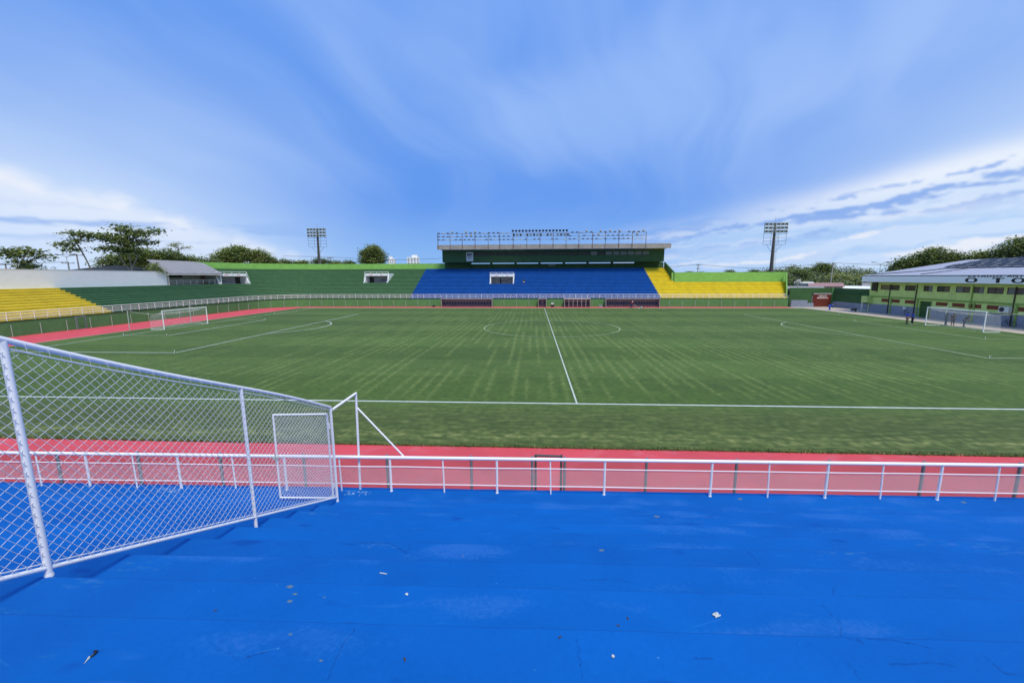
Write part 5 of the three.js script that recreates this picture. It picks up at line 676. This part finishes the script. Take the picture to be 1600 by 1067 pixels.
function person(label, pos, turn, pose, c) {
  const t = thing('person', label, 'person', pos, turn), J = { pel: [0, 0.92, 0, 0.15], wst: [0, 1.08, 0, 0.135], chs: [0, 1.30, 0.01, 0.155], nck: [0, 1.47, 0.01, 0.06], hd: [0, 1.58, 0.02, 0.095], hd2: [0, 1.64, 0.015, 0.1], chin: [0, 1.53, 0.06, 0.05], nose: [0, 1.59, 0.12, 0.018] };
  for (const [s, k] of [[-1, 'l'], [1, 'r']]) { Object.assign(J, { [k + 'sh']: [s * 0.19, 1.40, 0, 0.07], [k + 'el']: [s * 0.24, 1.13, -0.02, 0.05], [k + 'wr']: [s * 0.24, 0.90, 0.08, 0.036], [k + 'hn']: [s * 0.235, 0.81, 0.11, 0.04], [k + 'th']: [s * 0.20, 0.83, 0.15, 0.018], [k + 'hp']: [s * 0.095, 0.90, 0, 0.115], [k + 'kn']: [s * 0.11, 0.50, 0.02, 0.075], [k + 'an']: [s * 0.115, 0.10, -0.02, 0.05], [k + 'to']: [s * 0.13, 0.05, 0.15, 0.042] }); }
  Object.assign(J, pose); const bones = [['pel', 'wst', 'p'], ['wst', 'chs', 's'], ['chs', 'nck', 's'], ['nck', 'hd', 'k'], ['hd', 'hd2', 'h'], ['hd', 'chin', 'k'], ['nose', 'hd', 'k']]; for (const k of ['l', 'r']) bones.push(['chs', k + 'sh', 's'], [k + 'sh', k + 'el', 's'], [k + 'el', k + 'wr', c.long ? 's' : 'k'], [k + 'wr', k + 'hn', 'k'], [k + 'hn', k + 'th', 'k'], ['pel', k + 'hp', 'p'], [k + 'hp', k + 'kn', 'p'], [k + 'kn', k + 'an', c.shorts ? 'k' : 'p'], [k + 'an', k + 'to', 'f']);
  part('body', body(J, bones, { p: c.pants, s: c.shirt, k: SKIN, h: c.hair ?? [0.015, 0.012, 0.01], f: c.shoes ?? [0.02, 0.02, 0.022] }), skinMat, t); return t;
}
const NAVY = [0.02, 0.022, 0.03], BLUE = [0.015, 0.05, 0.42], TEAL = [0.03, 0.07, 0.065], DEN = [0.05, 0.07, 0.11];
const hands = { lel: [-0.25, 1.14, 0.06, 0.05], lwr: [-0.1, 1.1, 0.24, 0.036], lhn: [-0.03, 1.12, 0.28, 0.04], lth: [0.0, 1.16, 0.29, 0.018], rel: [0.25, 1.14, 0.06, 0.05], rwr: [0.1, 1.08, 0.24, 0.036], rhn: [0.03, 1.08, 0.28, 0.04], rth: [0.0, 1.12, 0.30, 0.018] };
person('person in blue shirt and khaki trousers standing left of the right goal', [51.2, 0, -39.6], 0.4, {}, { shirt: BLUE, pants: [0.16, 0.13, 0.09] });
person('person in blue shirt and black trousers standing beside the one in khaki', [51.15, 0, -38.7], -1.9, hands, { shirt: BLUE, pants: NAVY, shoes: [0.4, 0.4, 0.4] });
person('person in teal shirt and jeans behind the right goal net', [55.0, 0, -38.0], 1.2, hands, { shirt: TEAL, pants: DEN });
person('person in dark shirt and shorts behind the right goal net, arm raised', [55.9, -0.05, -38.0], -0.6, { rel: [0.27, 1.2, 0.14, 0.05], rwr: [0.16, 1.36, 0.26, 0.036], rhn: [0.12, 1.44, 0.27, 0.04], rth: [0.09, 1.42, 0.3, 0.018] }, { shirt: [0.05, 0.04, 0.05], pants: [0.03, 0.03, 0.045], shorts: true });
person('person in dark clothes leaning forward behind the right goal net', [55.2, 0, -35.8], 0.9, { wst: [0, 1.06, 0.05, 0.14], chs: [0, 1.24, 0.17, 0.16], nck: [0, 1.38, 0.28, 0.06], hd: [0, 1.45, 0.36, 0.095], hd2: [0, 1.5, 0.37, 0.1], chin: [0, 1.39, 0.39, 0.05], nose: [0, 1.43, 0.46, 0.018], lsh: [-0.19, 1.33, 0.2, 0.07], lel: [-0.23, 1.08, 0.3, 0.05], lwr: [-0.2, 0.88, 0.4, 0.036], lhn: [-0.19, 0.8, 0.43, 0.04], lth: [-0.16, 0.82, 0.46, 0.018], rsh: [0.19, 1.33, 0.2, 0.07], rel: [0.23, 1.08, 0.3, 0.05], rwr: [0.2, 0.88, 0.4, 0.036], rhn: [0.19, 0.8, 0.43, 0.04], rth: [0.16, 0.82, 0.46, 0.018] }, { shirt: [0.025, 0.05, 0.055], pants: [0.03, 0.045, 0.07] });
const bend = { pel: [0, 0.88, -0.12, 0.15], lhp: [-0.1, 0.86, -0.12, 0.115], rhp: [0.1, 0.86, -0.12, 0.115], lkn: [-0.13, 0.5, 0.06, 0.075], rkn: [0.13, 0.5, 0.02, 0.075], wst: [0, 0.98, 0.04, 0.14], chs: [0, 1.06, 0.24, 0.155], nck: [0, 1.1, 0.40, 0.06], hd: [0, 1.12, 0.50, 0.095], hd2: [0, 1.16, 0.53, 0.1], chin: [0, 1.06, 0.52, 0.05], nose: [0, 1.08, 0.6, 0.018], lsh: [-0.19, 1.08, 0.32, 0.07], lel: [-0.22, 0.82, 0.40, 0.05], lwr: [-0.18, 0.60, 0.46, 0.036], lhn: [-0.16, 0.52, 0.5, 0.04], lth: [-0.13, 0.54, 0.53, 0.018], rsh: [0.19, 1.08, 0.32, 0.07], rel: [0.22, 0.84, 0.44, 0.05], rwr: [0.16, 0.62, 0.54, 0.036], rhn: [0.14, 0.54, 0.58, 0.04], rth: [0.11, 0.56, 0.61, 0.018] };
person('person in blue overalls bending over by the red gate', [57.5, -0.05, -64.3], 1.35, bend, { shirt: BLUE, pants: [0.02, 0.075, 0.45], long: true, hair: [0.3, 0.3, 0.32] });
const lean = { wst: [0, 1.05, 0.05, 0.135], chs: [0, 1.22, 0.17, 0.155], nck: [0, 1.36, 0.26, 0.06], hd: [0, 1.44, 0.33, 0.095], hd2: [0, 1.51, 0.33, 0.105], chin: [0, 1.38, 0.36, 0.05], nose: [0, 1.43, 0.43, 0.018], lsh: [-0.18, 1.3, 0.2, 0.07], lel: [-0.22, 1.06, 0.34, 0.05], lwr: [-0.1, 0.96, 0.54, 0.036], lhn: [-0.04, 0.93, 0.60, 0.04], lth: [0, 0.96, 0.62, 0.018], rsh: [0.18, 1.3, 0.2, 0.07], rel: [0.24, 1.04, 0.26, 0.05], rwr: [0.12, 0.98, 0.42, 0.036], rhn: [0.05, 0.98, 0.48, 0.04], rth: [0.01, 1.0, 0.5, 0.018], lan: [-0.12, 0.10, 0.22, 0.05], lto: [-0.13, 0.05, 0.38, 0.042], lkn: [-0.11, 0.5, 0.16, 0.075], ran: [0.12, 0.10, -0.22, 0.05], rto: [0.13, 0.05, -0.06, 0.042] };
person('person in red shirt and white cap marking the far touchline', [18.7, 0, -68.25], 1.35, lean, { shirt: [0.42, 0.02, 0.03], pants: [0.015, 0.02, 0.09], long: true, hair: [0.7, 0.7, 0.7] });
{ const t = thing('marking_roller', 'long-handled line marking roller held by the person in red', 'roller', [18.7, 0, -68.25], 1.35); part('handle', bar([0.0, 0.98, 0.46], [0.02, 0.10, 1.75], 0.02, 6), M.line, t); part('roller', new THREE.CylinderGeometry(0.09, 0.09, 0.3, 12).rotateZ(Math.PI / 2).translate(0.02, 0.1, 1.8), M.line, t); }
{ const t = thing('paint_bucket', 'white bucket on the far touchline beside the worker in red', 'bucket', [20.8, 0, -67.8]); part('pail', new THREE.LatheGeometry([[0, 0.01], [0.17, 0.01], [0.21, 0.38], [0.225, 0.39], [0.225, 0.41], [0.195, 0.41], [0.19, 0.35], [0, 0.34]].map((p) => new THREE.Vector2(...p)), 18), M.line, t); part('bail', new THREE.TorusGeometry(0.2, 0.01, 5, 16, Math.PI).translate(0, 0.38, 0), M.greyPost, t); }
person('person in black top and white shorts sitting on the blue terrace', [-4.9, rowY(11) - 0.46, -82.78], 0, { pel: [0, 0.57, -0.05, 0.15], lhp: [-0.1, 0.56, -0.02, 0.115], rhp: [0.1, 0.56, -0.02, 0.115], lkn: [-0.13, 0.58, 0.42, 0.075], rkn: [0.13, 0.58, 0.42, 0.075], lan: [-0.13, 0.21, 0.42, 0.05], ran: [0.13, 0.21, 0.42, 0.05], lto: [-0.13, 0.17, 0.56, 0.042], rto: [0.13, 0.17, 0.56, 0.042], wst: [0, 0.72, -0.04, 0.135], chs: [0, 0.93, 0, 0.155], nck: [0, 1.1, 0.02, 0.06], hd: [0, 1.2, 0.04, 0.095], hd2: [0, 1.27, 0.04, 0.1], chin: [0, 1.15, 0.08, 0.05], nose: [0, 1.21, 0.15, 0.018], lsh: [-0.19, 1.02, 0, 0.07], lel: [-0.24, 0.78, 0.08, 0.05], lwr: [-0.16, 0.68, 0.28, 0.036], lhn: [-0.13, 0.68, 0.36, 0.04], lth: [-0.1, 0.7, 0.38, 0.018], rsh: [0.19, 1.02, 0, 0.07], rel: [0.24, 0.78, 0.08, 0.05], rwr: [0.16, 0.68, 0.28, 0.036], rhn: [0.13, 0.68, 0.36, 0.04], rth: [0.1, 0.7, 0.38, 0.018] }, { shirt: [0.012, 0.012, 0.014], pants: [0.6, 0.6, 0.6], shorts: true });
{ const t = thing('wheelbarrow', 'black wheelbarrow on the apron right of the person in blue overalls', 'wheelbarrow', [59.4, -0.05, -60.5], 0.5), s = new THREE.Shape(); s.moveTo(-0.5, 0.62); s.lineTo(0.55, 0.66); s.lineTo(0.35, 0.34); s.lineTo(-0.3, 0.34); s.closePath(); part('tray', new THREE.ExtrudeGeometry(s, { depth: 0.6, bevelEnabled: true, bevelSize: 0.02, bevelThickness: 0.02, bevelSegments: 1 }).translate(0, 0, -0.3), M.black, t); part('wheel', new THREE.TorusGeometry(0.16, 0.05, 8, 18).translate(0.72, 0.21, 0), M.black, t); part('frame', [bar([0.72, 0.21, -0.08], [-0.95, 0.55, -0.28], 0.02), bar([0.72, 0.21, 0.08], [-0.95, 0.55, 0.28], 0.02), bar([-0.25, 0.34, -0.22], [-0.32, 0.01, -0.22], 0.02), bar([-0.25, 0.34, 0.22], [-0.32, 0.01, 0.22], 0.02)], M.greyPost, t); }
{ const t = thing('tool_heap', 'white sack and tools lying at the grey-blue wall by the apron', 'tools', [62.3, -0.05, -61.9]); part('sack', new THREE.IcosahedronGeometry(0.26, 1).scale(1.2, 0.75, 1).translate(0, 0.18, 0), M.line, t); part('tool_handle', [bar([0.6, 0.02, 0.3], [1.2, 1.1, 0.2], 0.02), bar([-0.8, 0.03, 0.6], [0.4, 0.05, 0.9], 0.02)], M.wood, t); }

scene.traverse((o) => { if (o.isMesh) o.castShadow = o.receiveShadow = true; });
renderer.render(scene, camera);
